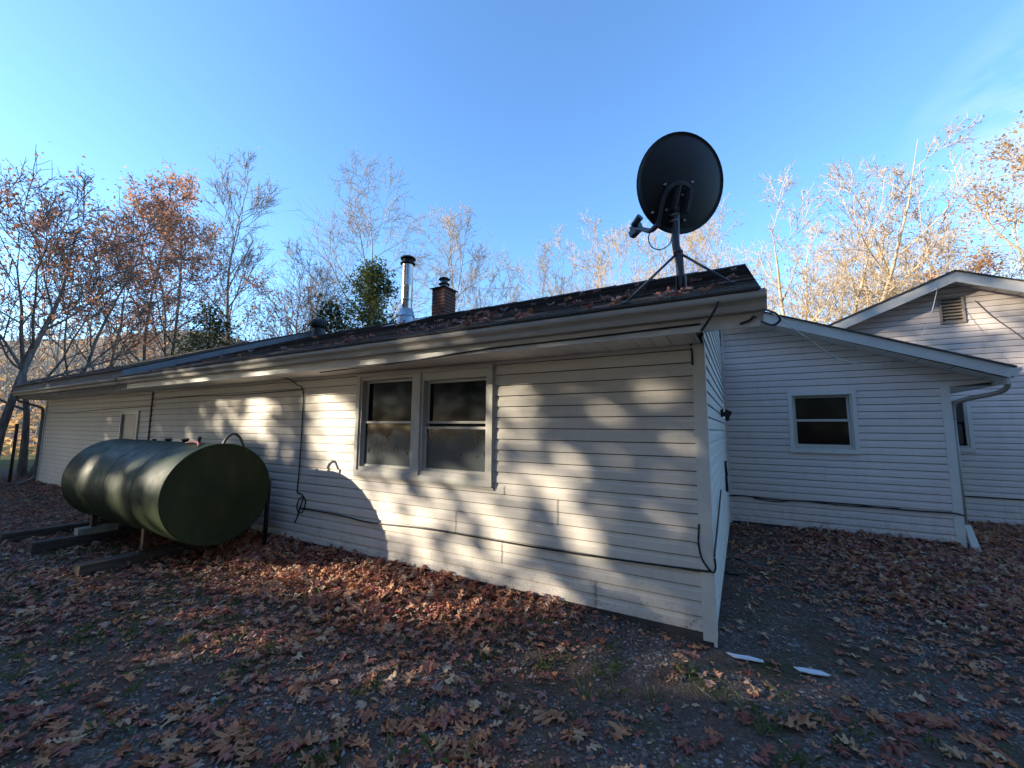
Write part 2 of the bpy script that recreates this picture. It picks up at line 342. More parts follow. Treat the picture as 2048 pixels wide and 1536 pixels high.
# ------------------------------------------------------------------ siding
LAP = .1143
def siding(parent, origin, along, normal, z0, z1, srange, openings=(), mat=None, name='siding_board', lap=LAP):
    """Dutch-lap boards. srange(z) -> (s0, s1) along the wall; openings: (s0, s1, z0, z1)."""
    origin, along, normal = (np.asarray(q, float) for q in (origin, along, normal)); up = np.array([0, 0, 1.])
    prof = [(0, .0155), (.09, .0155), (.66, .0135), (.72, .0095), (1.0, .003)]; GAP = .068*lap  # gap bares dark backing to draw the lap's shadow line
    def depth(t):
        for (a, da), (c, dc) in zip(prof, prof[1:]):
            if a <= t <= c: return da+(dc-da)*(t-a)/(c-a)
    n = int(math.ceil((z1-z0)/lap-1e-6))
    for k in range(n):
        zb = z0+k*lap; zt = min(zb+lap, z1)
        zlo = zb+GAP; zz = {zlo, zt} | {zb+p*lap for p, _ in prof if zlo < zb+p*lap < zt}
        if zt <= zlo+.004: continue
        for o in openings:
            for q in o[2:4]:
                if zb < q < zt: zz.add(q)
        zz = sorted(zz); pieces = {}
        for za, zc in zip(zz, zz[1:]):
            zm = (za+zc)/2; iv = [(0, srange(za), srange(zc))]
            cut = sorted(o for o in openings if o[2] < zm < o[3])
            segs = []; a0, c0 = srange(za)[0], srange(zc)[0]
            for o in cut: segs.append((a0, o[0], c0, o[0])); a0 = c0 = o[1]
            segs.append((a0, srange(za)[1], c0, srange(zc)[1]))
            full = all(o[2] <= zb+.3*lap and o[3] >= zt-.3*lap for o in cut) and len(cut) > 0
            jit = random.Random(int(k//2)*7+int(abs(origin).sum()*10)); j0 = jit.uniform(0, 3.6)
            cells = []
            for i, sg in enumerate(segs):
                lo = min(sg[0], sg[2]); hi = max(sg[1], sg[3]); q0 = math.floor((lo-j0)/3.66); js = [j0+3.66*t_ for t_ in range(q0, q0+9)]
                js = [x_ for x_ in js if (full or not cut) and max(sg[0], sg[2])+.25 < x_ < min(sg[1], sg[3])-.25]; ed = [None]+js+[None]
                for m_ in range(len(ed)-1):
                    a_, b_ = ed[m_], ed[m_+1]
                    cells.append(((i if full else 0, a_), (sg[0] if a_ is None else a_-.02, sg[1] if b_ is None else b_, sg[2] if a_ is None else a_-.02, sg[3] if b_ is None else b_)))
            for key, sg in cells:
                if sg[1]-sg[0] < .004 and sg[3]-sg[2] < .004: continue
                pieces.setdefault(key, []).append((za, zc, sg))
        for key, strips in pieces.items():
            mb = MB()
            for za, zc, (a, b_, c_, d_) in strips:
                da, dc = depth((za-zb)/lap), depth(min(1, (zc-zb)/lap)); e_ = .0006 if key[1] is not None else 0; da += e_; dc += e_
                P = lambda s, z, d: origin+along*s+up*z+normal*d
                mb.quad(P(a, za, da), P(b_, za, da), P(d_, zc, dc), P(c_, zc, dc))
                if za == zlo: mb.quad(P(a, za, .0), P(b_, za, .002), P(b_, za, da), P(a, za, da))
            if mb.f: mb.build(name, mat, parent)
def corner_post(parent, x, y, z0, z1, w, mat, sx=-1, sy=1):
    """L-shaped vinyl corner: one leaf along sx*X on the front, the other along sy*Y on the side."""
    b = MB(); d = .022
    b.box(min(x, x+sx*w)-0, max(x, x+sx*w), y-d, y-d+.016, z0+.03, z1)
    b.box(x+(.006 if sx < 0 else -d), x+(d if sx < 0 else -.006), y-d+.017, y+w, z0+.045, z1)
    b.box(x-.003 if sx < 0 else x-d, x+d if sx < 0 else x+.003, y-d-.001, y-d+.017, z0, z1)
    return b.build('corner_post', mat, parent)
def frame_rect(b, x0, x1, z0, z1, y0, y1, w, wb=None, wt=None):
    wb = w if wb is None else wb; wt = w if wt is None else wt
    b.box(x0, x0+w, y0, y1, z0, z1); b.box(x1-w, x1, y0, y1, z0, z1)
    b.box(x0+w, x1-w, y0, y1, z0, z0+wb); b.box(x0+w, x1-w, y0, y1, z1-wt, z1)
def sash(win, x0, x1, z0, z1, y, w, glass, label=None):
    b = MB(); frame_rect(b, x0, x1, z0, z1, y, y+.03, w); s = b.build('sash', M['window_trim'], win)
    g = MB(); g.box(x0+w, x1-w, y+.012, y+.02, z0+w, z1-w); p = g.build('pane', glass, win)
    if label: p['label'] = label
    return s

# ------------------------------------------------------------------ main house
HY, HX0, HX1, SOF = 3.745, -10.74, -.26, 2.445
EY, EZ, SL, RY = 3.10, 2.66, .4156, 6.30
def roof_z(y): return EZ+SL*(y-EY) if y <= RY else EZ+SL*(RY-EY)-SL*(y-RY)
house = empty('house', (-5.5, HY, 0), 'low white sided house under a dark shingle roof, behind the green oil tank', 'house')
win_open = (-4.455, -2.318, 1.10, 2.43)
bk = MB(); bk.box(HX0, win_open[0]+.05, HY+.02, HY+.12, .0, SOF); bk.box(win_open[1]-.05, HX1-.02, HY+.02, HY+.12, 0, SOF)
bk.box(win_open[0]+.05, win_open[1]-.05, HY+.02, HY+.12, 0, win_open[2]+.03)
bk.box(HX1-.14, HX1-.02, HY+.121, 8.60, 0, SOF+.1)
bk.add([(HX1-.08, EY+.7, SOF+.1), (HX1-.08, 8.6, SOF+.1), (HX1-.08, RY, roof_z(RY)-.05)], [(0, 1, 2)])
bk.build('wall', M['backing'], house)
fd = MB(); fd.box(HX0, HX1-.01, HY-.004, HY+.019, -.15, .14); fd.box(HX1-.019, HX1+.004, HY+.02, 8.6, -.15, .14); fd.build('foundation', M['foundation'], house)
siding(house, (0, HY, 0), (1, 0, 0), (0, -1, 0), .115, SOF, lambda z: (HX0+.02, HX1-.075), [(win_open[0]+.03, win_open[1]-.03, win_open[2]+.02, 2.46)], M['siding'])
def gable(z):
    if z <= 2.60: return (HY+.06, 8.58)
    return (EY+(z-EZ)/SL+.3, min(8.58, 2*RY-(EY+(z-EZ)/SL)-.3))
siding(house, (HX1, 0, 0), (0, 1, 0), (1, 0, 0), .115, 3.75, lambda z: gable(z), [], M['siding'])
corner_post(house, HX1, HY, .035, SOF, .078, M['white'])
# the pair of double-hung windows
win = []
def hung(x0, x1, z0, z1, zm0, zm1, zt, y, parent, lower, sw=.028, jamb=.03, label=None):
    wn = MB(); frame_rect(wn, x0, x1, z0, z1, y-.03, y+.10, jamb, .055, z1-zt); w_ = wn.build('window', M['window_trim'], parent)
    if label: w_['label'] = label
    sl = MB(); sl.add([(x0-.01, y-.05, z0-.03), (x1+.01, y-.05, z0-.03), (x1+.01, y-.0305, z0-.03), (x0-.01, y-.0305, z0-.03),
                       (x0-.01, y-.047, z0+.004), (x1+.01, y-.047, z0+.004), (x1+.01, y-.0305, z0+.012), (x0-.01, y-.0305, z0+.012)],
                      [(0, 3, 2, 1), (4, 5, 6, 7), (0, 1, 5, 4), (1, 2, 6, 5), (2, 3, 7, 6), (3, 0, 4, 7)]); sl.build('sill', M['window_trim'], w_)
    sash(w_, x0+jamb, x1-jamb, z0+.055, zm0, y+.015, sw, lower)
    sash(w_, x0+jamb, x1-jamb, zm1, zt-.003, y+.052, sw, M['glass'])
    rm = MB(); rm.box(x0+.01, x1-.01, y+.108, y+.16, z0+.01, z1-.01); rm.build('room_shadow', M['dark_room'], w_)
    return w_
cas = MB()
x0, x1, z0, z1 = win_open; yc0, yc1 = HY-.052, HY+.01
cas.box(x0, x0+.06, yc0, yc1, z0, z1); cas.box(x1-.06, x1, yc0, yc1, z0, z1)
cas.box(x0+.06, x1-.06, yc0, yc1, z0, z0+.06); cas.box(x0+.06, x1-.06, yc0, yc1, z1-.05, z1)
cas.box(-3.455, -3.335, yc0-.006, yc1, z0+.061, z1-.051)
cas.box(x0-.012, x0-.001, yc0+.02, yc1, z0-.012, z1); cas.box(x1+.001, x1+.012, yc0+.02, yc1, z0-.012, z1); cas.box(x0-.012, x1+.012, yc0+.02, yc1, z0-.03, z0-.001)
cas.build('window_casing', M['window_trim'], house)
hung(x0+.062, -3.457, z0+.064, z1-.052, 1.80, 1.765, 2.335, HY-.004, house, M['frost'], label='left window of the pair, mist low on its glass')
w2 = hung(-3.333, x1-.062, z0+.064, z1-.052, 1.735, 1.77, 2.285, HY-.004, house, M['frost'], label='right window of the pair with the upper sash slipped down')
tr = MB(); tr.box(-3.27, x1-.115, HY+.02, HY+.03, 2.292, 2.30); tr.build('sash_rail', M['white'], w2)
# soffit panels, fascia, gutter
RX0, RX1 = -10.65, .15
x = HX0
while x < HX1-.05:
    xe = min(x+.40, HX1-.002); b = MB(); n = 3; wv = (xe-x)/n
    for i in range(n):
        xa, xb = x+i*wv, x+(i+1)*wv
        b.quad((xa, 3.232, SOF), (xa, HY+.02, SOF), (xb-.012, HY+.02, SOF), (xb-.012, 3.232, SOF))
        b.quad((xb-.012, 3.232, SOF), (xb-.012, HY+.02, SOF), (xb-.006, HY+.02, SOF+.009), (xb-.006, 3.232, SOF+.009))
        b.quad((xb-.006, 3.232, SOF+.009), (xb-.006, HY+.02, SOF+.009), (xb, HY+.02, SOF), (xb, 3.232, SOF))
    b.build('soffit_panel', M['soffit'], house); x = xe
b = MB(); b.box(HX0, HX1+.02, HY-.024, HY-.002, SOF-.03, SOF-.004); b.build('soffit_trim', M['soffit'], house)
b = MB(); b.box(HX0, RX1, 3.209, 3.231, SOF-.012, EZ-.03); b.build('fascia', M['fascia'], house)
gut = [(3.205, 2.648), (3.205, 2.53), (3.135, 2.528), (3.128, 2.545), (3.126, 2.572), (3.112, 2.590), (3.092, 2.602), (3.086, 2.618), (3.086, 2.645), (3.094, 2.648), (3.098, 2.640)]
b = MB(); b.extrude([(RX0-.1, y, z) for y, z in gut], (.19-RX0+.1, 0, 0), closed=False)
b.add([(.19, y, z) for y, z in gut[:9]], [tuple(range(9))]); b.add([(RX0-.1, y, z) for y, z in gut[:9]], [tuple(range(8, -1, -1))])
b.build('gutter', M['gutter'], house)
b = MB()
for xx in (-7.2, -3.6, -.02): b.extrude([(xx, y-.003*(y < 3.2), z-.002) for y, z in gut[1:9]], (.035, 0, 0), closed=False)
b.build('gutter_joint', M['gutter'], house)
b = MB(); b.quad((-4.4, 3.10, 2.6445), (.19, 3.10, 2.6445), (.19, 3.26, 2.712), (-4.4, 3.26, 2.712)); b.build('gutter_guard', M['guard'], house)
# roof deck, rakes and shingle strips
b = MB()
b.extrude([(RX0, EY+.03, roof_z(EY+.03)-.012), (RX0, RY, roof_z(RY)-.012), (RX0, RY, roof_z(RY)-.10), (RX0, EY+.13, roof_z(EY+.13)-.10)], (RX1-RX0, 0, 0))
b.extrude([(RX0, RY+.001, roof_z(RY)-.012), (RX0, 9.5, roof_z(9.5)-.012), (RX0, 9.5, roof_z(9.5)-.10), (RX0, RY+.001, roof_z(RY)-.10)], (HX1-.02-RX0, 0, 0))
roof = b.build('roof', M['shingle'], house)
b = MB(); b.extrude([(RX1+.001, 3.2, 2.64), (RX1+.001, RY, roof_z(RY)-.02), (RX1+.001, RY, roof_z(RY)-.2), (RX1+.001, 3.232, 2.47)], (.02, 0, 0)); b.build('rake_board', M['fascia'], roof)
sn = math.hypot(1, SL); vy, vz = 1/sn, SL/sn; CO = .141
def shingle_mesh(L, slots):
    b = MB(); wv = L/slots
    for i in range(slots):
        xa, xb = i*wv+.004, (i+1)*wv-.004; dz = random.uniform(-.0015, .002)
        p = lambda xx, s, h: (xx, s*vy-h*vz, s*vz+h*vy)
        V = [p(xa, -.004, 0), p(xb, -.004, 0), p(xb, CO+.03, -.004), p(xa, CO+.03, -.004), p(xa, -.004, .017+dz), p(xb, -.004, .017+dz), p(xb, CO+.03, .003), p(xa, CO+.03, .003)]
        b.add(V, [(4, 5, 6, 7), (0, 1, 5, 4), (1, 2, 6, 5), (3, 0, 4, 7)])
    return b.mesh('shingle', M['shingle'])
SH = [shingle_mesh(1.0, 3) for _ in range(4)]
bx, by, bz = house.location
far_sh = MB()
for k in range(25):
    cv = random.choice((.35, .5, .8, 1.15, 1.6)); s = k*CO-.02; off = -.33*(k % 3)
    x = RX1+.012-1.0-off-.66
    while x+1.0 > RX1+.02: x -= .3333
    xs_ = x
    # the strip ends at the rake: fill with a cut strip
    cut = RX1+.012-(xs_+1.0)
    if cut > .05:
        me = shingle_mesh(cut, max(1, round(cut*3))); link('shingle', me, roof, (xs_+1.0-bx, EY+s*vy-by, EZ+s*vz-bz)).color = (cv, cv*.98, cv*.96, 1)
    x = xs_
    while x > RX0+.1:
        link('shingle', SH[random.randrange(4)], roof, (x-bx, EY+s*vy-by, EZ+s*vz-bz)).color = (cv, cv*.98, cv*.96, 1); x -= 1.0
b = MB()
for i in range(36):
    xa = RX0+i*.3; h = .012+.004*(i % 2)
    b.add([(xa, RY-.14, roof_z(RY-.14)+h), (xa+.31, RY-.14, roof_z(RY-.14)+h+.006), (xa+.31, RY, roof_z(RY)+h+.012), (xa, RY, roof_z(RY)+h+.004), (xa+.31, RY+.14, roof_z(RY+.14)+h+.006), (xa, RY+.14, roof_z(RY+.14)+h)], [(0, 1, 2, 3), (3, 2, 4, 5)])
rc = b.build('ridge_cap', M['shingle'], roof); rc['kind'] = 'stuff'
# chimney of separate bricks
CHX0, CHX1, CHY0, CHY1, CHZ0, CHZ1 = -5.56, -5.23, 6.42, 6.80, 3.80, 4.64
b = MB(); b.box(CHX0+.006, CHX1-.006, CHY0+.006, CHY1-.006, CHZ0, CHZ1); ch = b.build('chimney', M['mortar'], house)
nb = 12; hb = (CHZ1-CHZ0-.0)/nb
def brick_mesh(lx, ly):
    b = MB(); b.box(0, lx, 0, ly, 0, hb-.014); return b.mesh('brick', M['brick'])
BW = .095; LX, LY = CHX1-CHX0, CHY1-CHY0
bm_l = {}
def put_brick(x, y, z, lx, ly):
    key = (round(lx, 3), round(ly, 3))
    if key not in bm_l: bm_l[key] = brick_mesh(lx, ly)
    link('brick', bm_l[key], ch, (x-bx+random.uniform(-.002, .002), y-by+random.uniform(-.002, .002), z-bz))
for k in range(nb):
    z = CHZ0+k*hb+.005
    if k % 2 == 0:
        for xa, xb in ((0, .16), (.17, LX)): put_brick(CHX0+xa, CHY0, z, xb-xa, BW); put_brick(CHX0+xa, CHY1-BW, z, xb-xa, BW)
        put_brick(CHX0, CHY0+BW+.01, z, BW, LY-2*BW-.02); put_brick(CHX1-BW, CHY0+BW+.01, z, BW, LY-2*BW-.02)
    else:
        for ya, yb in ((0, .185), (.195, LY)): put_brick(CHX0, CHY0+ya, z, BW, yb-ya); put_brick(CHX1-BW, CHY0+ya, z, BW, yb-ya)
        put_brick(CHX0+BW+.01, CHY0, z, LX-2*BW-.02, BW); put_brick(CHX0+BW+.01, CHY1-BW, z, LX-2*BW-.02, BW)
b = MB(); b.add([(CHX0-.05, CHY0-.05, CHZ1), (CHX1+.05, CHY0-.05, CHZ1), (CHX1+.05, CHY1+.05, CHZ1), (CHX0-.05, CHY1+.05, CHZ1),
                 (CHX0+.06, CHY0+.06, CHZ1+.05), (CHX1-.06, CHY0+.06, CHZ1+.05), (CHX1-.06, CHY1-.06, CHZ1+.05), (CHX0+.06, CHY1-.06, CHZ1+.05)],
                [(0, 3, 2, 1), (4, 5, 6, 7), (0, 1, 5, 4), (1, 2, 6, 5), (2, 3, 7, 6), (3, 0, 4, 7)]); b.build('chimney_crown', M['black_metal'], ch)
cx, cy = (CHX0+CHX1)/2, (CHY0+CHY1)/2
b = MB(); b.lathe([(0, CHZ1+.22), (.075, CHZ1+.215), (.075, CHZ1+.05)], (cx, cy, 0)); b.build('flue', M['galv'], ch)
b = MB(); b.lathe([(.11, CHZ1+.115), (.125, CHZ1+.13), (.08, CHZ1+.16)], (cx, cy, 0)); b.lathe([(0, CHZ1+.285), (.10, CHZ1+.262), (.125, CHZ1+.235), (.12, CHZ1+.23), (0, CHZ1+.24)], (cx, cy, 0)); b.build('chimney_cap', M['black_metal'], ch)
b = MB(); b.box(CHX0-.012, CHX1+.012, CHY0-.014, CHY0-.004, 3.88, 4.04); b.box(CHX1+.004, CHX1+.014, CHY0-.003, CHY1, 3.9, 4.04); b.build('flashing', M['galv'], ch)
# stainless stove pipe
px, py = -5.575, 5.70; pz = roof_z(py)
b = MB(); b.lathe([(.108, pz+.18), (.108, 4.46), (.110, 4.47), (.108, 4.48), (.108, 4.93)], (px, py, 0), 28); sp_ = b.build('stove_pipe', M['stainless'], house)
b = MB(); b.lathe([(.114, pz+.43), (.117, pz+.435), (.117, pz+.455), (.114, pz+.46)], (px, py, 0), 28); b.build('pipe_joint', M['stainless'], sp_)
b = MB(); b.lathe([(.115, pz+.27), (.125, pz+.265), (.165, pz+.12), (.168, pz+.115)], (px, py, 0), 28); b.build('storm_collar', M['galv'], sp_)
b = MB(); b.lathe([(.15, pz+.13), (.15, pz+.12), (.205, pz-.08)], (px, py, 0), 28)
b.add([(px-.33, py-.33, roof_z(py-.33)+.02), (px+.33, py-.33, roof_z(py-.33)+.02), (px+.33, py+.3, roof_z(py+.3)+.02), (px-.33, py+.3, roof_z(py+.3)+.02)], [(0, 1, 2, 3)]); b.build('roof_flashing', M['galv'], sp_)
b = MB(); b.lathe([(.118, 4.90), (.148, 4.915), (.148, 4.935), (.12, 4.945), (.10, 4.95), (.10, 5.0)], (px, py, 0), 28); b.lathe([(0, 5.065), (.13, 5.055), (.15, 5.03), (.145, 5.015), (0, 5.02)], (px, py, 0), 28); b.build('pipe_cap', M['black_metal'], sp_)
# turbine vent near the ridge
tx, ty = -8.98, 6.22; tz = roof_z(ty)
b = MB(); b.lathe([(.17, tz-.05), (.15, tz+.02), (.14, tz+.17)], (tx, ty, 0), 20); tv = b.build('turbine_vent', M['black_metal'], house)
for i in range(18):
    a = 2*PI*i/18; q = []
    for zz, r in ((.17, .15), (.23, .20), (.30, .21), (.37, .18), (.41, .08)):
        q.append((tx+r*math.cos(a+zz), ty+r*math.sin(a+zz), tz+zz))
    b = MB(); V = []; 
    for (x_, y_, z_) in q:
        rx, ry = x_-tx, y_-ty; V += [(x_, y_, z_), (tx+rx*.88-ry*.30, ty+ry*.88+rx*.30, z_)]
    b.add(V, [(2*j, 2*j+1, 2*j+3, 2*j+2) for j in range(4)]); b.build('vane', M['black_metal'], tv)
b = MB(); b.lathe([(0, tz+.425), (.09, tz+.415), (.10, tz+.40)], (tx, ty, 0), 20); b.build('turbine_cap', M['black_metal'], tv)

# ------------------------------------------------------------------ extension (far left end of the house)
ext = empty('house_extension', (-14.3, HY, 0), 'far left end of the white house, with a shade-grey eave, past the wall seam', 'house')
EX0, EX1 = -17.85, -10.76
b = MB(); b.box(EX0, EX1, HY+.02, HY+.12, 0, SOF+.05); b.box(EX0, EX0+.1, HY+.121, 8.6, 0, SOF+.1); b.build('wall', M['backing'], ext)
b = MB(); b.box(EX0, EX1, HY-.004, HY+.019, -.15, .12); b.build('foundation', M['foundation'], ext)
lw = (-12.23, -11.35, 1.05, 2.0)
siding(ext, (0, HY, 0), (1, 0, 0), (0, -1, 0), .09, SOF, lambda z: (EX0+.07, EX1), [(lw[0]+.02, lw[1]-.02, lw[2]+.02, lw[3]-.02)], M['siding'])
b = MB(); b.box(EX1-.006, EX1+.024, HY-.03, HY+.01, .10, SOF-.004); b.build('seam_strip', M['backing'], ext)
b = MB(); b.box(EX0-.006, EX0+.072, HY-.03, HY-.008, .03, SOF); b.box(EX0-.02, EX0-.007, HY-.03, HY+.08, .03, SOF); b.build('corner_post', M['white'], ext)
b = MB(); frame_rect(b, lw[0]-.04, lw[1]+.04, lw[2]-.04, lw[3]+.04, HY-.04, HY+.0, .07); wl = b.build('window', M['window_trim'], ext); wl['label'] = 'small shaded window left of the seam, covered by a white panel'
b = MB(); b.box(lw[0]+.03, lw[1]-.03, HY+.004, HY+.015, lw[2]+.03, lw[3]-.03); b.build('cover_panel', M['downspout'], wl)
UP = .13
def rx_e(y): return -10.45+(y-EY)*(1.2/3.2)
b = MB(); x = EX0-.3
while x < EX1-.01:
    xe = min(x+.40, EX1); b = MB(); b.quad((x, 3.232, SOF+.003), (x, HY+.02, SOF+.003), (xe-.008, HY+.02, SOF+.003), (xe-.008, 3.232, SOF+.003)); b.quad((xe-.008, 3.232, SOF+.003), (xe-.008, HY+.02, SOF+.003), (xe, HY+.02, SOF+.012), (xe, 3.232, SOF+.012)); b.build('soffit_panel', M['soffit'], ext); x = xe
b = MB(); b.box(EX0-.32, -10.46, 3.205, 3.229, SOF, EZ+.0); b.box(EX0-.32, -10.40, 3.112, 3.132, EZ-.008, EZ+UP-.004); b.build('fascia', M['fascia_shade'], ext)
gu2 = [(y+.0, z+.0) for y, z in gut]
b = MB(); b.extrude([(EX0-.34, y, z) for y, z in gu2], (7.62, 0, 0), closed=False); b.add([(EX0-.34, y, z) for y, z in gu2[:9]], [tuple(range(8, -1, -1))]); b.add([(-10.57, y, z) for y, z in gu2[:9]], [tuple(range(9))]); b.build('gutter', M['gutter'], ext)
b = MB()
ro = [(EX0-.3, EY+.03), (EX0-.3, RY), (rx_e(RY), RY), (rx_e(EY), EY+.03)]
zt = [roof_z(y)+UP for _, y in ro]
b.prism(ro, [(x, y, z+.014) for (x, y), z in zip(ro, zt)], [(x, y, z-.05) for (x, y), z in zip(ro, zt)])
b.add([(EX0-.3, RY, roof_z(RY)+UP+.014), (rx_e(RY), RY, roof_z(RY)+UP+.014), (rx_e(RY), 9.5, roof_z(9.5)+UP), (EX0-.3, 9.5, roof_z(9.5)+UP)], [(0, 1, 2, 3)])
er = b.build('roof', M['shingle'], ext)
b = MB()
for k in range(1, 25):
    y = EY+k*CO*vy; x0_, x1_ = EX0-.31, rx_e(y)
    b.add([(x0_, y-.15, roof_z(y-.15)+UP+.026), (x1_, y-.15, roof_z(y-.15)+UP+.026), (x1_, y, roof_z(y)+UP+.018), (x0_, y, roof_z(y)+UP+.018), (x0_, y-.15, roof_z(y-.15)+UP+.012), (x1_, y-.15, roof_z(y-.15)+UP+.012)], [(0, 1, 2, 3), (4, 5, 1, 0)])
b.build('shingle_course', M['shingle'], er)['kind'] = 'stuff'
b = MB(); a0 = (rx_e(EY)+.012, EY+.0); a1 = (rx_e(RY)+.012, RY)
b.prism([0]*4, [(a0[0], a0[1], EZ-.02), (a0[0]+.02, a0[1], EZ-.02), (a0[0]+.02, a0[1], EZ+UP+.0), (a0[0], a0[1], EZ+UP+.0)], [(a1[0], a1[1], roof_z(RY)-.02), (a1[0]+.02, a1[1], roof_z(RY)-.02), (a1[0]+.02, a1[1], roof_z(RY)+UP+.0), (a1[0], a1[1], roof_z(RY)+UP+.0)])
b.build('rake_board', M['fascia_shade'], er)
p = smooth_curve([(EX0-.22, 3.17, 2.58), (EX0-.22, 3.17, 2.45), (EX0-.16, 3.3, 2.36), (EX0-.08, 3.62, 2.24), (EX0-.06, 3.68, 2.12), (EX0-.06, 3.69, 1.9)], 6)
b = MB(); b.tube(p, .035, 8); b.tube([(EX0-.06, 3.69, 1.9), (EX0-.06, 3.69, .28)], .036, 8); b.tube([(EX0-.06, 3.69, .28), (EX0-.10, 3.62, .14), (EX0-.22, 3.4, .05)], .036, 8); b.build('downspout', M['fascia_shade'], ext)

# ------------------------------------------------------------------ right wing
WY, WX0, WX1 = 8.60, -.26, 2.765
wing = empty('house_wing', (1.2, WY, 0), 'shaded white wing with a single small window and a roof sloping down to the right', 'house')
FY = 8.20
def wr(x): return 3.79-.402*(x-.378)          # top edge of the front rake
wo = (.735, 1.668, 1.345, 2.375)
b = MB(); b.box(WX0, wo[0]+.04, WY+.02, WY+.1, 0, 2.42); b.box(wo[1]-.04, WX1, WY+.02, WY+.1, 0, 2.42); b.box(wo[0]+.04, wo[1]-.04, WY+.02, WY+.1, 0, wo[2]+.03)
b.add([(-1.4, WY+.05, 2.42), (3.25, WY+.05, 2.42), (3.25, WY+.05, wr(3.25)-.14), (-1.2, WY+.05, wr(-1.2)-.14)], [(0, 1, 2, 3)]); b.box(WX1-.1, WX1, WY+.101, 11.15, 0, 2.42); b.build('wall', M['backing'], wing)
b = MB(); b.box(WX0, WX1, WY-.004, WY+.019, -.15, .12); b.box(WX1-.015, WX1+.004, WY+.02, 11.15, -.15, .12); b.build('foundation', M['foundation'], wing)
siding(wing, (0, WY, 0), (1, 0, 0), (0, -1, 0), .085, 4.0, lambda z: (WX0+.03, WX1-.085 if z < 2.39 else max(WX0+.031, min(3.24, .378+(3.79-.145-z)/.402))), [(wo[0]+.03, wo[1]-.03, wo[2]+.02, wo[3]-.02)], M['siding_wing'])
siding(wing, (WX1, 0, 0), (0, 1, 0), (1, 0, 0), .085, 2.40, lambda z: (WY+.07, 11.15), [], M['siding_wing'])
b = MB(); b.box(WX1-.088, WX1+.02, WY-.024, WY-.006, -.02, 2.40); b.box(WX1+.004, WX1+.021, WY-.005, WY+.085, -.02, 2.40); b.build('corner_post', M['white'], wing)
b = MB(); b.box(WX0+.004, WX0+.045, WY-.028, WY-.002, .05, 3.75); b.build('inside_corner', M['white'], wing)
b = MB(); b.box(wo[0], wo[0]+.06, WY-.045, WY+.01, wo[2], wo[3]); b.box(wo[1]-.06, wo[1], WY-.045, WY+.01, wo[2], wo[3]); b.box(wo[0]+.06, wo[1]-.06, WY-.045, WY+.01, wo[2], wo[2]+.055); b.box(wo[0]+.06, wo[1]-.06, WY-.045, WY+.01, wo[3]-.05, wo[3]); b.build('window_casing', M['white'], wing)
hung(wo[0]+.062, wo[1]-.062, wo[2]+.058, wo[3]-.052, 1.905, 1.885, wo[3]-.062, WY+.005, wing, M['glass'], sw=.03, jamb=.022)
b = MB(); xl, xr = -1.25, 3.305
b.prism([0]*4, [(xl, FY, wr(xl)-.19), (xl, FY+.02, wr(xl)-.19), (xl, FY+.02, wr(xl)), (xl, FY, wr(xl))], [(xr, FY, wr(xr)-.16), (xr, FY+.02, wr(xr)-.16), (xr, FY+.02, wr(xr)), (xr, FY, wr(xr))]); b.build('rake_board', M['fascia'], wing)
x = xl+.05
while x < xr-.06:
    xe = min(x+.36, xr-.05); b = MB(); f = lambda q: wr(q)-.178
    b.quad((x, FY+.021, f(x)), (x, WY+.02, f(x)), (xe-.01, WY+.02, f(xe-.01)), (xe-.01, FY+.021, f(xe-.01))); b.quad((xe-.01, FY+.021, f(xe-.01)), (xe-.01, WY+.02, f(xe-.01)), (xe, WY+.02, f(xe)+.008), (xe, FY+.021, f(xe)+.008)); b.build('soffit_panel', M['soffit'], wing); x = xe
b = MB(); b.quad((WX1, WY+.001, 2.395), (WX1, 11.15, 2.395), (3.245, 11.15, 2.395), (3.245, WY+.001, 2.395)); b.build('eave_soffit', M['soffit'], wing)
b = MB(); b.box(3.246, 3.268, FY+.021, 11.15, 2.385, wr(3.25)-.03); b.build('fascia', M['fascia'], wing)
b = MB(); b.prism([0]*4, [(xl, FY-.03, wr(xl)+.002), (xl, FY-.03, wr(xl)+.024), (xl, 11.2, wr(xl)+.024), (xl, 11.2, wr(xl)+.002)], [(xr+.03, FY-.03, wr(xr+.03)+.002), (xr+.03, FY-.03, wr(xr+.03)+.024), (xr+.03, 11.2, wr(xr+.03)+.024), (xr+.03, 11.2, wr(xr+.03)+.002)])
b.quad((xl, FY-.03, wr(xl)+.02), (xl, 11.2, wr(xl)+.02), (xl-3, 11.2, wr(xl)-1.2), (xl-3, FY-.03, wr(xl)-1.2)); b.build('roof', M['shingle'], wing)
gx = [(3.27, 2.60), (3.27, 2.48), (3.335, 2.478), (3.345, 2.53), (3.375, 2.56), (3.385, 2.60)]
b = MB(); b.extrude([(x, FY-.02, z) for x, z in gx], (0, 2.95, 0), closed=False); b.add([(x, FY-.02, z) for x, z in gx], [tuple(range(len(gx)))]); b.build('gutter', M['fascia'], wing)
p = smooth_curve([(3.32, 8.42, 2.48), (3.32, 8.43, 2.36), (3.24, 8.50, 2.28), (2.95, 8.62, 2.20), (2.83, 8.66, 2.12), (2.815, 8.67, 1.9)], 7)
b = MB(); b.tube(p, .034, 8); b.tube([(2.815, 8.67, 1.9), (2.815, 8.67, .35)], .034, 8); b.build('downspout', M['downspout'], wing)
b = MB(); b.extrude([(2.79, 8.62, .36), (2.865, 8.62, .36), (2.90, 8.47, .0), (2.815, 8.47, -.02)], (0, .06, .0)); b.build('downspout_foot', M['fascia'], wing)

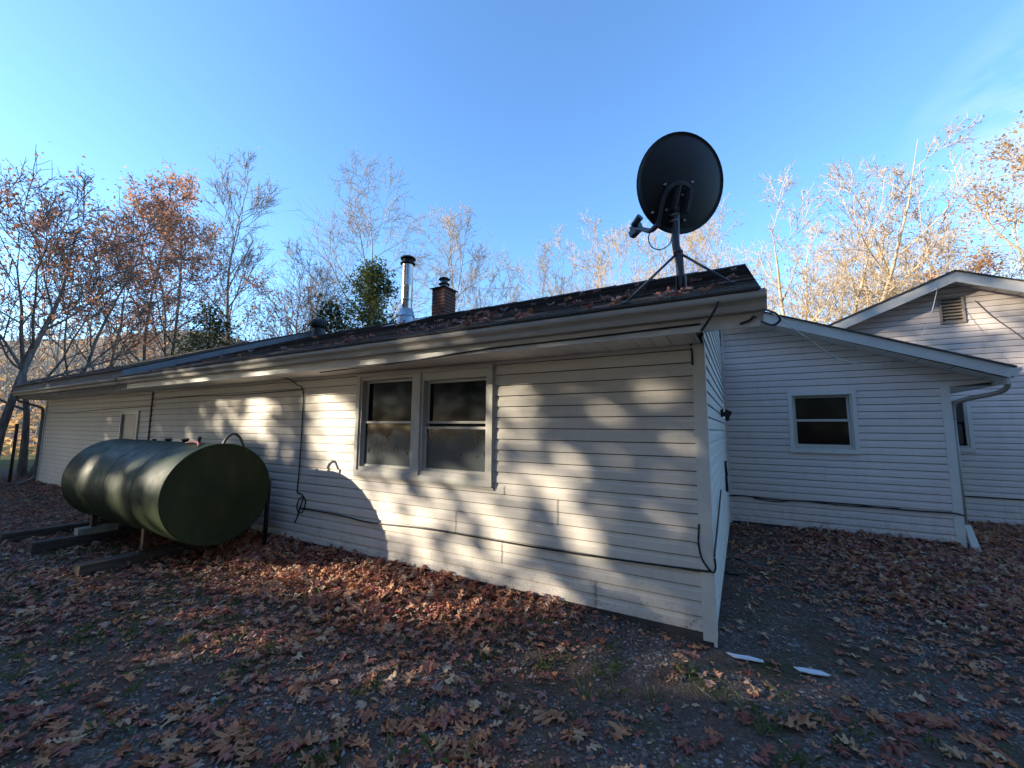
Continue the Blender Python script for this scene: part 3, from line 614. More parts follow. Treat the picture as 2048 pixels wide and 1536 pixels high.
# ------------------------------------------------------------------ gabled house beyond
GY, GFY, GX, GZ = 11.20, 10.85, 3.77, 4.825
gh = empty('gabled_house', (5.5, GY, 0), 'white gabled building behind the wing with a louvred vent under its peak', 'house')
def gr(x): return GZ-.42*abs(x-GX)
gw = (2.90, 3.88, 1.335, 2.385)
b = MB(); b.box(2.7, 9.5, GY+.02, GY+.1, 0, 2.4); b.add([(-1.2, GY+.05, 2.4), (8.7, GY+.05, 2.4), (8.7, GY+.05, gr(8.7)), (GX, GY+.05, GZ-.05), (-1.2, GY+.05, gr(-1.2))], [(0, 1, 2, 3, 4)]); b.build('wall', M['backing'], gh)
b = MB(); b.box(2.76, 9.5, GY-.004, GY+.019, -.15, .03); b.build('foundation', M['foundation'], gh)
vt = (3.60, 3.96, 3.86, 4.40)
siding(gh, (0, GY, 0), (1, 0, 0), (0, -1, 0), .02, 4.66, lambda z: (max(-.2, GX-(GZ-.12-z)/.42), min(9.4, GX+(GZ-.12-z)/.42)), [(gw[0]+.03, gw[1]-.03, gw[2]+.02, gw[3]-.02), (vt[0]+.02, vt[1]-.02, vt[2]+.02, vt[3]-.02)], M['siding_wing'])
b = MB(); frame_rect(b, *gw, GY-.045, GY+.01, .06); b.build('window_casing', M['white'], gh)
hung(gw[0]+.062, gw[1]-.062, gw[2]+.062, gw[3]-.062, 1.905, 1.885, gw[3]-.075, GY+.005, gh, M['glass'], sw=.03, jamb=.03)
b = MB(); frame_rect(b, *vt, GY-.04, GY+.03, .035); b.box(vt[0]+.03, vt[1]-.03, GY+.031, GY+.04, vt[2]+.03, vt[3]-.03); ve = b.build('gable_vent', M['vent_brown'], gh)
for i in range(7):
    z = vt[2]+.055+i*.066; b = MB(); b.obox(((vt[0]+vt[1])/2, GY-.006, z), (.143, 0, 0), (0, .026, .022), (0, -.003, .0035)); b.build('slat', M['vent_brown'], ve)
for nm, xe in (('left', -1.3), ('right', 9.3)):
    b = MB(); th_ = .205
    b.prism([0]*4, [(GX, GFY, GZ-th_), (GX, GFY+.022, GZ-th_), (GX, GFY+.022, GZ), (GX, GFY, GZ)], [(xe, GFY, gr(xe)-th_), (xe, GFY+.022, gr(xe)-th_), (xe, GFY+.022, gr(xe)), (xe, GFY, gr(xe))]); b.build('rake_board', M['fascia'], gh)
    sg = 1 if xe > GX else -1; x = GX+sg*.005
    while abs(x-GX) < 4.9:
        x2 = x+sg*.30; f = lambda q: gr(q)-.15; b = MB()
        b.quad((x, GFY+.023, f(x)), (x, GY+.02, f(x)), (x2-sg*.01, GY+.02, f(x2-sg*.01)), (x2-sg*.01, GFY+.023, f(x2-sg*.01))); b.quad((x2-sg*.01, GFY+.023, f(x2-sg*.01)), (x2-sg*.01, GY+.02, f(x2-sg*.01)), (x2, GY+.02, f(x2)+.008), (x2, GFY+.023, f(x2)+.008)); b.build('soffit_panel', M['soffit'], gh); x = x2
    b = MB(); b.prism([0]*4, [(GX, GFY-.03, GZ+.002), (GX, GFY-.03, GZ+.026), (GX, 20, GZ+.026), (GX, 20, GZ+.002)], [(xe, GFY-.03, gr(xe)+.002), (xe, GFY-.03, gr(xe)+.026), (xe, 20, gr(xe)+.026), (xe, 20, gr(xe)+.002)]); b.build('roof', M['shingle'], gh)

# ------------------------------------------------------------------ satellite dish on the roof
DB = np.array([-.391, 3.648, roof_z(3.648)+.015])
dish = empty('satellite_dish', tuple(DB), 'large dark satellite dish seen from behind on a braced pole above the gutter', 'satellite dish')
PT = np.array([-.412, 3.648, 3.70])
b = MB(); b.obox(DB+np.array([0, 0, .006]), (.09, 0, 0), (0, .07*vy, .07*vz), (0, -.006*vz, .006*vy)); b.obox(DB+np.array([.035, 0, .06]), (.005, 0, 0), (0, .04, 0), (0, 0, .07)); b.obox(DB+np.array([-.035, 0, .06]), (.005, 0, 0), (0, .04, 0), (0, 0, .07)); b.build('base_plate', M['dish_metal'], dish)
b = MB(); b.tube(smooth_curve([DB+np.array([0, 0, .02]), DB+np.array([-.008, 0, .30]), DB+np.array([-.03, 0, .42]), PT-np.array([.004, 0, .18]), PT], 6), .033, 12); b.build('pole', M['dish_metal'], dish)
ap = np.array([-.405, 3.648, 3.25])
b = MB(); b.tube([ap-np.array([0, 0, .012]), ap+np.array([0, 0, .012])], .04, 12); b.build('clamp', M['dish_metal'], dish)
for fx, fy in ((-.754, 3.20), (-.017, 3.587)):
    ft = np.array([fx, fy, roof_z(fy)+.03]); b = MB(); b.tube([ap, ft], .011, 8); b.obox(ft, (.03, 0, 0), (0, .03*vy, .03*vz), (0, -.006*vz, .006*vy)); b.build('brace', M['dish_metal'], dish)
DC = onY(1361, 368, 3.66)
vd = DC-CAM; vd[2] = 0; vd /= np.linalg.norm(vd)
aL = math.radians(33); nh = np.array([vd[0]*math.cos(aL)-vd[1]*math.sin(aL), vd[0]*math.sin(aL)+vd[1]*math.cos(aL), 0])
el = math.radians(15); dn = nh*math.cos(el)+np.array([0, 0, math.sin(el)])
dr = np.cross(dn, (0, 0, 1)); dr /= np.linalg.norm(dr); du = np.cross(dr, dn)
tw = math.radians(-6); dr, du = dr*math.cos(tw)+du*math.sin(tw), du*math.cos(tw)-dr*math.sin(tw)
DA, DBh, DD = .405, .418, .055
b = MB(); ns, nr = 48, 10; V = []
for side in (0, 1):
    for j in range(nr+1):
        r = j/nr
        for i in range(ns):
            a = 2*PI*i/ns; V.append(DC+dr*DA*r*math.cos(a)+du*DBh*r*math.sin(a)+dn*(DD*(r*r-1)+(0 if side else -.008)))
F = []
for side in (0, 1):
    o = side*(nr+1)*ns
    for j in range(nr):
        for i in range(ns):
            k2 = (i+1) % ns; q = (o+j*ns+i, o+j*ns+k2, o+(j+1)*ns+k2, o+(j+1)*ns+i); F.append(q if side else q[::-1])
o = (nr+1)*ns
for i in range(ns): F.append((nr*ns+i, nr*ns+(i+1) % ns, o+nr*ns+(i+1) % ns, o+nr*ns+i))
b.add(V, F, True); b.build('reflector', M['dish_dark'], dish)
b = MB(); rim = [DC+dr*(DA+.002)*math.cos(2*PI*i/48)+du*(DBh+.002)*math.sin(2*PI*i/48)+dn*-.002 for i in range(49)]; b.tube(rim, .007, 6, False); b.build('rim', M['dish_dark'], dish)
# arched back bracket and the feed arm that leaves it
def bp(x, y, d=.03): return DC+dr*x+du*y+dn*(DD*((x/DA)**2+(y/DBh)**2-1)-.008-d)
rt, lt = PT[0:3]-DC, None
cx_, cy_ = float(rt@dr), float(rt@du)
arch = [bp(cx_+x, cy_+y, .035) for x, y in ((-.13, -.20), (-.145, -.05), (-.13, .06), (-.08, .125), (0, .15), (.075, .12), (.10, .03), (.09, -.07))]
arm_tip = onY(1268, 458, 3.92)
b = MB(); A_ = smooth_curve(arch, 5)
for p, q in zip(A_, A_[1:]):
    dq = q-p; L_ = np.linalg.norm(dq); sd = np.cross(dq/L_, dn); b.obox((p+q)/2, dq*.54, sd*.017, dn*.012)
b.build('back_bracket', M['dish_metal'], dish)
a_pts = smooth_curve([arch[0], bp(cx_-.135, cy_-.26, .03)*.8+arm_tip*.2, (arch[0]*.35+arm_tip*.65)+np.array([0, 0, -.02]), arm_tip], 7)
b = MB(); b.tube(a_pts, np.linspace(.026, .018, len(a_pts)), 8); b.build('feed_arm', M['dish_metal'], dish)
lo = -(DC-arm_tip)/np.linalg.norm(DC-arm_tip)
b = MB(); ld = (DC-arm_tip)/np.linalg.norm(DC-arm_tip); l1 = np.cross(ld, (0, 0, 1)); l1 /= np.linalg.norm(l1); l2 = np.cross(l1, ld)
b.obox(arm_tip-l1*.035+np.array([0, 0, .012]), l1*.035, l2*.045, ld*.05); b.obox(arm_tip+np.array([0, 0, -.04]), l1*.03, l2*.03, ld*.04)
b.tube([arm_tip+np.array([0, 0, .03])+l1*.012, arm_tip+np.array([0, 0, .05])+l1*.012+ld*.10], [.028, .036], 12); b.build('feed_horn', M['dish_metal'], dish)
b = MB()
for x, y in ((-.05, -.02), (.05, -.02)): b.obox(bp(cx_+x, cy_+.02, .06), du*.09, dn*.05, dr*.005)
b.obox(PT+dn*.02, dr*.055, du*.01, dn*.06); b.build('tilt_bracket', M['dish_metal'], dish)
for x, y in ((-.15, .115), (.085, .18), (-.20, -.12), (.10, -.13), (-.09, -.08), (.02, .06)):
    b = MB(); c0 = bp(cx_+x, cy_+y, .0); b.tube([c0, c0-dn*.03], .011, 8); b.build('bolt', M['bolt'], dish)
for k in range(3):
    b = MB(); c0 = PT+np.array([-.035, -.03, -.06-k*.055]); b.tube([c0+np.array([-.02, 0, 0]), c0+np.array([.05, -.01, 0])], .007, 6); b.build('clamp_bolt', M['bolt'], dish)

# ------------------------------------------------------------------ oil tank, its timbers and fittings
TX0, TX1, TY, TZ, TR = -9.15, -5.80, 2.79, .87, .625
tank = empty('oil_tank', (-7.5, TY, 0), 'big dark green cylindrical fuel tank lying on timbers beside the house wall', 'tank')
b = MB(); b.lathe([(TR, TX0), (TR+.004, TX0+.01), (TR, TX0+.02), (TR, -7.5), (TR, TX1-.02)], (0, TY, TZ), 72, 'x'); b.build('shell', M['tank'], tank)
b = MB(); b.lathe([(0, TX1-.012), (.35, TX1-.012), (TR-.012, TX1-.010), (TR+.003, TX1-.004), (TR+.005, TX1-.018), (TR, TX1-.0201)], (0, TY, TZ), 72, 'x'); b.build('end_cap', M['tank'], tank)
b = MB(); b.lathe([(0, TX0-.012), (.3, TX0-.01), (TR-.03, TX0-.004), (TR, TX0)], (0, TY, TZ), 72, 'x'); b.build('end_cap', M['tank'], tank)
for xw in (-8.35, -7.5, -6.62):
    b = MB(); b.lathe([(TR+.0005, xw-.012), (TR+.004, xw-.004), (TR+.004, xw+.004), (TR+.0005, xw+.012)], (0, TY, TZ), 72, 'x'); b.build('weld_seam', M['tank'], tank)
for u, v, h, r in ((333, 886, .035, .045), (366, 889, .04, .05), (395, 886, .075, .022), (305, 885, .02, .03)):
    c0 = onY(u, v, TY-.02); b = MB(); zt_ = TZ+TR-.006
    b.lathe([(r*.7, zt_), (r*.7, zt_+h*.6), (r, zt_+h*.6), (r*1.05, zt_+h), (r*.8, zt_+h+.01), (0, zt_+h+.012)], (c0[0], TY, 0), 14); b.build('filler_cap', M['black_metal'], tank)
for cx__ in (-6.72, -8.5):
    b = MB(); ang = np.radians(np.linspace(238, 302, 10)); 
    b.extrude([(cx__-.04, TY+(TR+.002)*math.cos(a), TZ+(TR+.002)*math.sin(a)) for a in ang]+[(cx__-.04, TY+(TR+.035)*math.cos(a), TZ+(TR+.035)*math.sin(a)) for a in ang[::-1]], (.08, 0, 0))
    b.box(cx__-.04, cx__+.04, TY-.42, TY-.36, .135, TZ-TR*.74); b.box(cx__-.04, cx__+.04, TY+.36, TY+.42, .135, TZ-TR*.74); b.box(cx__-.05, cx__+.05, TY-.45, TY+.45, .131, .15); b.build('cradle', M['rust'], tank)
b = MB(); b.tube([(-5.98, 3.50, .0), (-5.98, 3.50, .95)], .03, 8); b.tube([(-5.98, 3.50, .9), (-5.98, 3.3, .93)], .02, 8); b.build('standpipe', M['black_metal'], tank)
hoop = smooth_curve([onX(444, 896, -5.9), onX(447, 888, -5.9), onX(454, 876, -5.9), onX(467, 868, -5.89), onX(478, 873, -5.88), onX(485, 886, -5.87), onX(489, 897, -5.86)], 6)
b = MB(); b.tube(hoop, .016, 8); tag(b.build('hose_loop', M['hose']), 'dark hose loop arching over the right end of the green tank', 'hose')
b = MB(); b.tube(smooth_curve([(-6.5, 2.66, 1.495), (-6.3, 2.68, 1.51), (-6.12, 2.64, 1.495), (-6.0, 2.59, 1.46)], 6), .014, 8); rd = b.build('red_line', plain('red_rubber', (.22, .025, .025), .6)); tag(rd, 'short red fuel line lying on top of the tank', 'hose')
def beam(x, y0, y1, w, h, label, tilt=0):
    b = MB(); b.add([(x-w/2, y0, 0), (x+w/2, y0+.01, -.01), (x+w/2+tilt, y1, -.01), (x-w/2+tilt, y1, 0), (x-w/2+.006, y0+.012, h), (x+w/2-.006, y0+.02, h-.004), (x+w/2+tilt-.006, y1, h-.004), (x-w/2+tilt+.006, y1, h)], [(0, 3, 2, 1), (4, 5, 6, 7), (0, 1, 5, 4), (1, 2, 6, 5), (2, 3, 7, 6), (3, 0, 4, 7)])
    o = b.build('timber_beam', M['timber']); tag(o, label, 'timber', 'timbers under the oil tank')
beam(-6.70, 1.78, 3.5, .17, .13, 'grey timber nearest the camera, under the right end of the tank', -.02)
beam(-8.50, 1.78, 3.5, .17, .13, 'middle grey timber under the tank, carrying the pale wood block', .02)
beam(-9.62, 1.70, 3.4, .17, .12, 'farthest left grey timber under the far end of the tank', .03)
b = MB(); b.box(-8.56, -8.40, 2.22, 2.66, .132, .225); tag(b.build('wood_block', M['pale_wood']), 'pale squared wood block on the middle timber under the tank', 'wood block')

# ------------------------------------------------------------------ cables, light, odds and ends
def cable(name, pts, r, label, mat='rubber', cat='cable', n=8):
    b = MB(); b.tube(smooth_curve(pts, n), r, 6); return tag(b.build(name, M[mat]), label, cat)
wy = HY-.026
W_ = lambda u, v, y=None: onY(u, v, wy if y is None else y)
cable('cable', [W_(545, 753, 3.5), W_(575, 757, 3.6), W_(594, 769), W_(606, 783), W_(604, 850), W_(599, 930), W_(594, 985)], .008, 'thin dark cable dropping from the soffit down the wall beside the tank')
cable('cable', [W_(594, 985), W_(605, 990), W_(611, 1005), W_(603, 1025), W_(594, 1018), W_(597, 1000), W_(606, 995), W_(596, 1028), W_(590, 1045)], .008, 'tangled coil of cable hanging on the lower wall near the tank')
cable('cable', [W_(598, 1016), W_(650, 1025), W_(690, 1033), W_(740, 1045), W_(850, 1057), W_(975, 1078), W_(1100, 1099), W_(1250, 1121), W_(1400, 1141), W_(1424, 1143)], .009, 'long black cable running along the lower front wall to the corner post')
cable('cable', [W_(1398, 1048), W_(1397, 1085), W_(1403, 1115), W_(1415, 1135), W_(1426, 1145), onX(1431, 1136, -.225), onX(1429, 1110, -.225), onX(1432, 1080, -.225), onX(1437, 1030, -.225), onX(1442, 980, -.225)], .008, 'black cable looping round the corner post and up the side wall')
cable('cable', [W_(310, 800), W_(380, 793), W_(470, 790), W_(560, 783), W_(606, 779)], .007, 'dark wire strung under the soffit from the seam to the hanging cable')
cable('cable', [W_(92, 824), W_(140, 825), W_(220, 818), W_(310, 812)], .007, 'dark wire sagging along the wall top of the far left extension')
fy_ = 3.20
cable('cable', [onY(1441, 590, 3.12), onY(1428, 622, 3.08), onY(1405, 658, 3.18), onY(1388, 675, 3.55), W_(1382, 690), W_(1384, 705), W_(1385, 730)], .009, 'black coax cable hanging from the roof edge down to the soffit at the corner')
cable('cable', [onY(640, 745, fy_), onY(800, 725, fy_), onY(960, 700, fy_), onY(1085, 685, fy_), onY(1200, 672, fy_), onY(1340, 655, fy_), onY(1400, 648, fy_)], .008, 'black cable stapled along the white fascia under the gutter')
cable('cable', [onY(1480, 648, 3.19), onY(1500, 640, 3.19), onY(1508, 633, 3.19), onY(1522, 642, 3.3), onY(1545, 650, 3.4), onY(1560, 640, 3.4), onY(1552, 627, 3.3), onY(1534, 620, 3.2)], .008, 'black cable loop dangling at the right end of the fascia')
cable('white_cable', [onY(1538, 622, 3.3), onY(1560, 637, 4.2), onY(1620, 680, 5.4), onY(1680, 718, 6.4), onY(1740, 730, 7.6), onY(1790, 718, 8.6), onY(1830, 690, 9.6), onY(1858, 640, 10.3), onY(1872, 590, 10.8), onY(1875, 572, 10.84)], .0045, 'pale overhead wire sagging from the roof corner to the far gable', 'white_cable', 'wire')
v_ = WY-.03
cable('cable', [onY(1452, 992, v_), onY(1480, 991, v_), onY(1507, 994, v_), onY(1560, 1000, v_), onY(1620, 1003, v_), onY(1700, 1008, v_), onY(1760, 1015, v_), onY(1840, 1022, v_), onY(1904, 1026, v_), onY(1928, 1031, v_)], .011, 'dark bundled cables running along the lower wall of the shaded wing')
cable('cable', [onY(1507, 996, v_), onY(1550, 1003, v_), onY(1600, 1002, v_), onY(1690, 1011, v_), onY(1800, 1017, v_)], .008, 'second thinner cable sagging under the bundle on the shaded wing wall')
cable('cable', [onY(1915, 991, 11.17), onY(1980, 995, 11.17), onY(2025, 998, 11.17), onY(2060, 1000, 11.17)], .010, 'dark cable along the lower wall of the gabled building at right')
ax_ = onY(1915, 605, 11.10)
cable('white_cable', [onY(1950, 601, 11.16), onY(1985, 633, 11.16), onY(2040, 672, 11.16), onY(2075, 700, 11.16)], .006, 'thin wire slanting down the gable right of the vent', 'rubber', 'wire')
cable('cable', [(-.228, 7.0, 1.25), (-.226, 6.95, 1.15), (-.225, 7.05, 1.05), (-.224, 6.9, .98), (-.225, 7.0, .85), (-.226, 7.1, .80)], .02, 'tangle of dark cables on the side wall at the inner corner')
# dish coax loop
cable('cable', [onY(1325, 447, 3.68), onY(1308, 452, 3.70), onY(1297, 475, 3.70), onY(1304, 494, 3.69), onY(1322, 499, 3.67), onY(1340, 487, 3.66), onY(1345, 470, 3.66), onY(1348, 500, 3.66), onY(1355, 540, 3.66), onY(1364, 580, 3.66)], .005, 'thin coax cable looping below the dish arm')
fl = empty('floodlight', (-.24, 6.35, 1.95), 'small black floodlight on the side wall in the inner corner', 'light')
b = MB(); b.box(-.238, -.20, 6.30, 6.40, 1.90, 2.00); b.build('mount', M['black_metal'], fl)
b = MB(); b.obox((-.155, 6.33, 1.94), (.038, 0, -.022), (0, .065, 0), (.022, 0, .044)); b.build('lamp_head', M['black_metal'], fl)
b = MB(); b.tube([(-.165, 6.3, 1.90), (-.15, 6.3, 1.845)], [.022, .026], 10); b.build('sensor', M['black_metal'], fl)
b = MB(); hp = [(-.2+.17*math.cos(a)*1.1, 6.05+.3*math.sin(a), .02+.02*math.sin(a*1.5+1)) for a in np.linspace(-2.0, 2.6, 12)]; b.tube(smooth_curve(hp, 5), .012, 8); tag(b.build('garden_hose', M['hose']), 'dark hose loop on the ground beside the side wall', 'hose')
for pts, lb in (([(1453, 1306), (1472, 1310), (1500, 1314), (1526, 1322), (1528, 1326), (1505, 1322), (1470, 1316)], 'white plastic strip on the gravel just right of the corner post'),
                ([(1587, 1335), (1607, 1337), (1640, 1343), (1662, 1352), (1655, 1353), (1625, 1349), (1600, 1343)], 'white plastic strip on the gravel farther right, touching a leaf')):
    q = [onZ(u, v, .012) for u, v in pts]; b = MB(); b.prism(q, q, [p_+np.array([0, 0, .007]) for p_ in q]); tag(b.build('plastic_strip', M['plastic_white']), lb, 'plastic strip')
pb = onZ(18, 968, 0); b = MB(); b.tube([pb+np.array([0, 0, -.05]), pb+np.array([.01, .0, 1.75])], .035, 8); tag(b.build('fence_post', M['rust']), 'thin dark metal post at the left edge, in front of the lawn', 'post')

# ------------------------------------------------------------------ trees
def unit(a): return a/(np.linalg.norm(a, axis=-1, keepdims=True)+1e-9)
def grow(base, dirs, L, k, wander, up, r):
    """n branches from base (n,3) along dirs, length L (n,), k segments."""
    n = len(base); P = np.empty((n, k+1, 3)); P[:, 0] = base; d = unit(dirs); step = (L/k)[:, None]
    for i in range(k):
        d = unit(d+r.normal(0, wander, (n, 3))+np.array([0, 0, up])); P[:, i+1] = P[:, i]+d*step
    return P
def spawn(P, R, m, t0, t1, angle, r, pw=1.0):
    """m children on every polyline: base point, direction, parent radius, parameter."""
    n, k1, _ = P.shape; t = (t0+(t1-t0)*((np.arange(m)[None]+r.random((n, m)))/m)**pw); f = t*(k1-1); i = np.minimum(f.astype(int), k1-2); q = (f-i)[..., None]
    ar = np.arange(n)[:, None]; A, B = P[ar, i], P[ar, i+1]; pos = A+(B-A)*q; tan = unit(B-A)
    rad = R[ar, i]+(R[ar, i+1]-R[ar, i])*q[..., 0]
    phi = (np.arange(m)[None]*2.4+r.random((n, m))*1.6+r.random((n, 1))*6.28); ref = np.where(np.abs(tan[..., 2:3]) > .9, np.array([1., 0, 0]), np.array([0, 0, 1.]))
    u = unit(np.cross(tan, ref)); v = np.cross(tan, u); side = u*np.cos(phi)[..., None]+v*np.sin(phi)[..., None]
    an = angle*(.75+.5*r.random((n, m)))[..., None]
    return pos.reshape(-1, 3), (tan*np.cos(an)+side*np.sin(an)).reshape(-1, 3), rad.ravel(), t.ravel()
def make_wood(H, R0, seed, stems=1, first=.35, limb=.42, ang=.75, m=(12, 6, 6, 4), lean=(0, 0), splay=.16, up=.05, wander=.10, rmin=.009, shape=1.0):
    """Trunk(s), limbs, branches, twigs. Returns verts, faces and tip points for leaves."""
    r = np.random.default_rng(seed); Vs = []; Fs = []; off = 0
    def put(P, Rr, s):
        nonlocal off
        V, F = tubes(P, Rr, s); Vs.append(V); Fs.append(F+off); off += len(V)
    a = np.arange(stems)*2*PI/stems+r.random()*6; sd = np.stack([np.cos(a)*splay*(stems > 1)+lean[0], np.sin(a)*splay*(stems > 1)+lean[1], np.ones(stems)], 1)
    Ls = H*(1-.22*r.random(stems)*(stems > 1)); rs = R0*(1-.35*r.random(stems)*(stems > 1))
    sb = np.stack([np.cos(a)*R0*.8*(stems > 1), np.sin(a)*R0*.8*(stems > 1), np.full(stems, -.1)], 1)
    P = grow(sb, sd, Ls, 12, .055, .02, r); tt = np.linspace(0, 1, 13); Rr = rs[:, None]*np.maximum((1-tt)**.85, .06)[None]*(1+.5*np.exp(-tt*14))[None]
    put(P, Rr, 9)
    pos, d, pr_, t = spawn(P, Rr, m[0], first, .98, ang, r); L = limb*H*(.35+.9*(1-t)**shape)*(.7+.6*r.random(len(t)))
    P1 = grow(pos, d, L, 7, wander, up, r); r1 = np.maximum(pr_*.55, rmin*1.6); R1 = r1[:, None]*np.linspace(1, .28, 8)[None]; put(P1, np.maximum(R1, rmin), 6)
    pos, d, pr_, t = spawn(P1, R1, m[1], .22, 1, .7, r); L2 = np.repeat(L, m[1])*.5*(.6+.7*r.random(len(t)))*(1.15-.55*t)
    P2 = grow(pos, d, L2, 5, wander*1.2, up, r); r2 = np.maximum(pr_*.6, rmin*1.2); R2 = r2[:, None]*np.linspace(1, .35, 6)[None]; put(P2, np.maximum(R2, rmin), 4)
    pos, d, pr_, t = spawn(P2, R2, m[2], .2, 1, .65, r); L3 = np.repeat(L2, m[2])*.48*(.6+.7*r.random(len(t)))
    P3 = grow(pos, d, L3, 3, wander*1.2, up, r); R3 = np.maximum(pr_*.6, rmin)[:, None]*np.linspace(1, .5, 4)[None]; put(P3, np.maximum(R3, rmin*.8), 3)
    tips = [P3.reshape(-1, 3)]
    if m[3]:
        pos, d, pr_, t = spawn(P3, R3, m[3], .2, 1, .6, r); L4 = np.repeat(L3, m[3])*.6*(.6+.7*r.random(len(t)))
        P4 = grow(pos, d, L4, 2, wander, up, r); put(P4, np.full((len(P4), 3), rmin*.75)*np.array([1, .8, .5]), 3); tips.append(P4[:, 1:].reshape(-1, 3))
    return np.vstack(Vs), np.vstack(Fs), np.vstack(tips)
def leaf_cards(pts, size, r, flat=.5, aspect=.6):
    """one leaf-sized folded card per point -> verts, quads, tint per vertex."""
    n = len(pts); a = r.random(n)*2*PI; tilt = r.normal(0, flat, (n, 2)); s = size*(.6+.8*r.random(n))[:, None]
    ux = np.stack([np.cos(a), np.sin(a), tilt[:, 0]], 1); ux = unit(ux); nz = unit(np.stack([tilt[:, 1], tilt[:, 0]*.5, np.ones(n)], 1)); uy = unit(np.cross(nz, ux))
    A = pts-ux*s*.5; B = pts+uy*s*aspect*.5; C_ = pts+ux*s*.5; D = pts-uy*s*aspect*.5
    V = np.stack([A, B, C_, D], 1).reshape(-1, 3); F = np.arange(4*n).reshape(-1, 4)
    return V, F, np.repeat(r.random(n), 4)
def set_tint(me, tint):
    at = me.attributes.new('tint', 'FLOAT', 'POINT'); at.data.foreach_set('value', np.asarray(tint, np.float32))
def crown(name, tips, n, size, mat, parent, seed, jitter=.18, flat=.6, clump=None):
    r = np.random.default_rng(seed); p = tips[r.integers(0, len(tips), n)]+r.normal(0, jitter, (n, 3))
    V, F, ti = leaf_cards(p, size, r, flat); me = mesh_np(name, V, F, mat); set_tint(me, ti); return link(name, me, parent)
def bare_tree(name, label, u, dist, H, R0, seed, bark='bark_grey', leaves=0, lmat='tan_foliage', lsize=.12, cat='tree', group='bare trees behind the house', wood=None, rz=0, **kw):
    loc = away(u, dist); t_ = empty(name, tuple(loc), label, cat, group)
    V, F, tips = make_wood(H, R0, seed, **kw)
    link('trunk', mesh_np('trunk', V, F, M[bark], True), t_)
    if leaves: crown('crown', tips, leaves, lsize, M[lmat], t_, seed+1)
    return t_
LB = 'trees left of the chimney'; RB = 'sunlit trees right of the chimney'
hh = height_at
# left, back-lit
bare_tree('oak_tree', 'big dark leaning tree at the left edge with a limb arching right', -12, 19, hh(10, 320, 19), .115, 11, 'bark_dark', 700, 'oak_foliage', .11, group=LB, lean=(-.02, .10), rmin=.011, first=.30, limb=.42, m=(11, 7, 6, 4))
bare_tree('oak_tree', 'dark forked tree with russet leaves second from the left edge', 62, 20, hh(90, 350, 20), .10, 23, 'bark_dark', 6500, 'oak_foliage', .12, group=LB, stems=2, splay=.14, lean=(.0, .1), rmin=.011, first=.22, limb=.42, m=(10, 6, 5, 4))
bare_tree('oak_tree', 'tall oak with thick orange-red autumn crown left of the oil tank end', 300, 24, hh(335, 335, 24), .13, 37, 'bark_dark', 10000, 'orange_foliage', .13, group=LB, stems=3, splay=.10, lean=(.03, .03), rmin=.011, first=.30, limb=.33, m=(9, 6, 5, 3), up=.08)
bare_tree('bare_tree', 'slender bare tree with a straight trunk right of the orange oak', 470, 26, hh(485, 380, 26), .13, 41, 'bark_grey', 700, 'tan_foliage', .08, group=LB, rmin=.011, first=.40, limb=.27, m=(16, 7, 5, 4), up=.10, lean=(.0, .02))
bare_tree('bare_tree', 'thin young bare tree in front of the brown hill', 232, 22, hh(235, 470, 22), .08, 47, 'bark_dark', 900, 'oak_foliage', .10, group=LB, rmin=.011, first=.3, limb=.28, m=(9, 5, 5, 3))
bare_tree('bare_tree', 'small wispy bare tree just left of the turbine vent', 596, 24, hh(600, 475, 24), .10, 53, 'bark_grey', 300, 'tan_foliage', .08, group=LB, stems=2, splay=.14, rmin=.011, first=.25, limb=.36, m=(10, 6, 5, 4), up=.08)
bare_tree('oak_sapling', 'low sapling with salmon-red leaves left of the turbine vent', 545, 21, hh(540, 605, 21), .06, 59, 'bark_dark', 3200, 'orange_foliage', .10, group=LB, rmin=.011, first=.3, limb=.45, m=(8, 5, 4, 3))
bare_tree('bare_tree', 'tall spreading bare tree behind the steel stove pipe', 742, 25, hh(735, 355, 25), .17, 61, 'bark_grey', 900, 'tan_foliage', .08, group=LB, rmin=.011, first=.36, limb=.42, m=(15, 8, 6, 4), ang=.85)
bare_tree('bare_tree', 'narrow bare tree between the stove pipe and the chimney', 865, 27, hh(862, 440, 27), .11, 67, 'bark_grey', 200, 'tan_foliage', .08, group=LB, rmin=.011, first=.28, limb=.25, m=(13, 6, 5, 4), up=.12)
bare_tree('bare_tree', 'bare tree rising directly behind the brick chimney', 902, 28, hh(908, 425, 28), .13, 71, 'bark_pale', 200, 'tan_foliage', .08, group=LB, rmin=.011, first=.42, limb=.30, m=(13, 7, 5, 4))
bare_tree('bare_tree', 'vase-shaped bare tree with upright twigs right of the chimney', 1030, 26, hh(1035, 480, 26), .09, 73, 'bark_grey', 0, group=RB, stems=7, splay=.36, rmin=.011, first=.15, limb=.26, m=(8, 6, 4, 3), ang=.4, up=.10, wander=.05)
bare_tree('bare_tree', 'small bare tree left of the vase-shaped one', 968, 27, hh(970, 500, 27), .09, 79, 'bark_grey', 100, 'tan_foliage', .08, group=RB, rmin=.011, first=.3, limb=.32, m=(10, 6, 5, 4), up=.1)
bare_tree('bare_tree', 'small slim bare tree midway between chimney and dish', 1118, 28, hh(1115, 495, 28), .10, 83, 'bark_pale', 300, 'tan_foliage', .08, group=RB, rmin=.011, first=.3, limb=.28, m=(11, 6, 5, 4), up=.1)
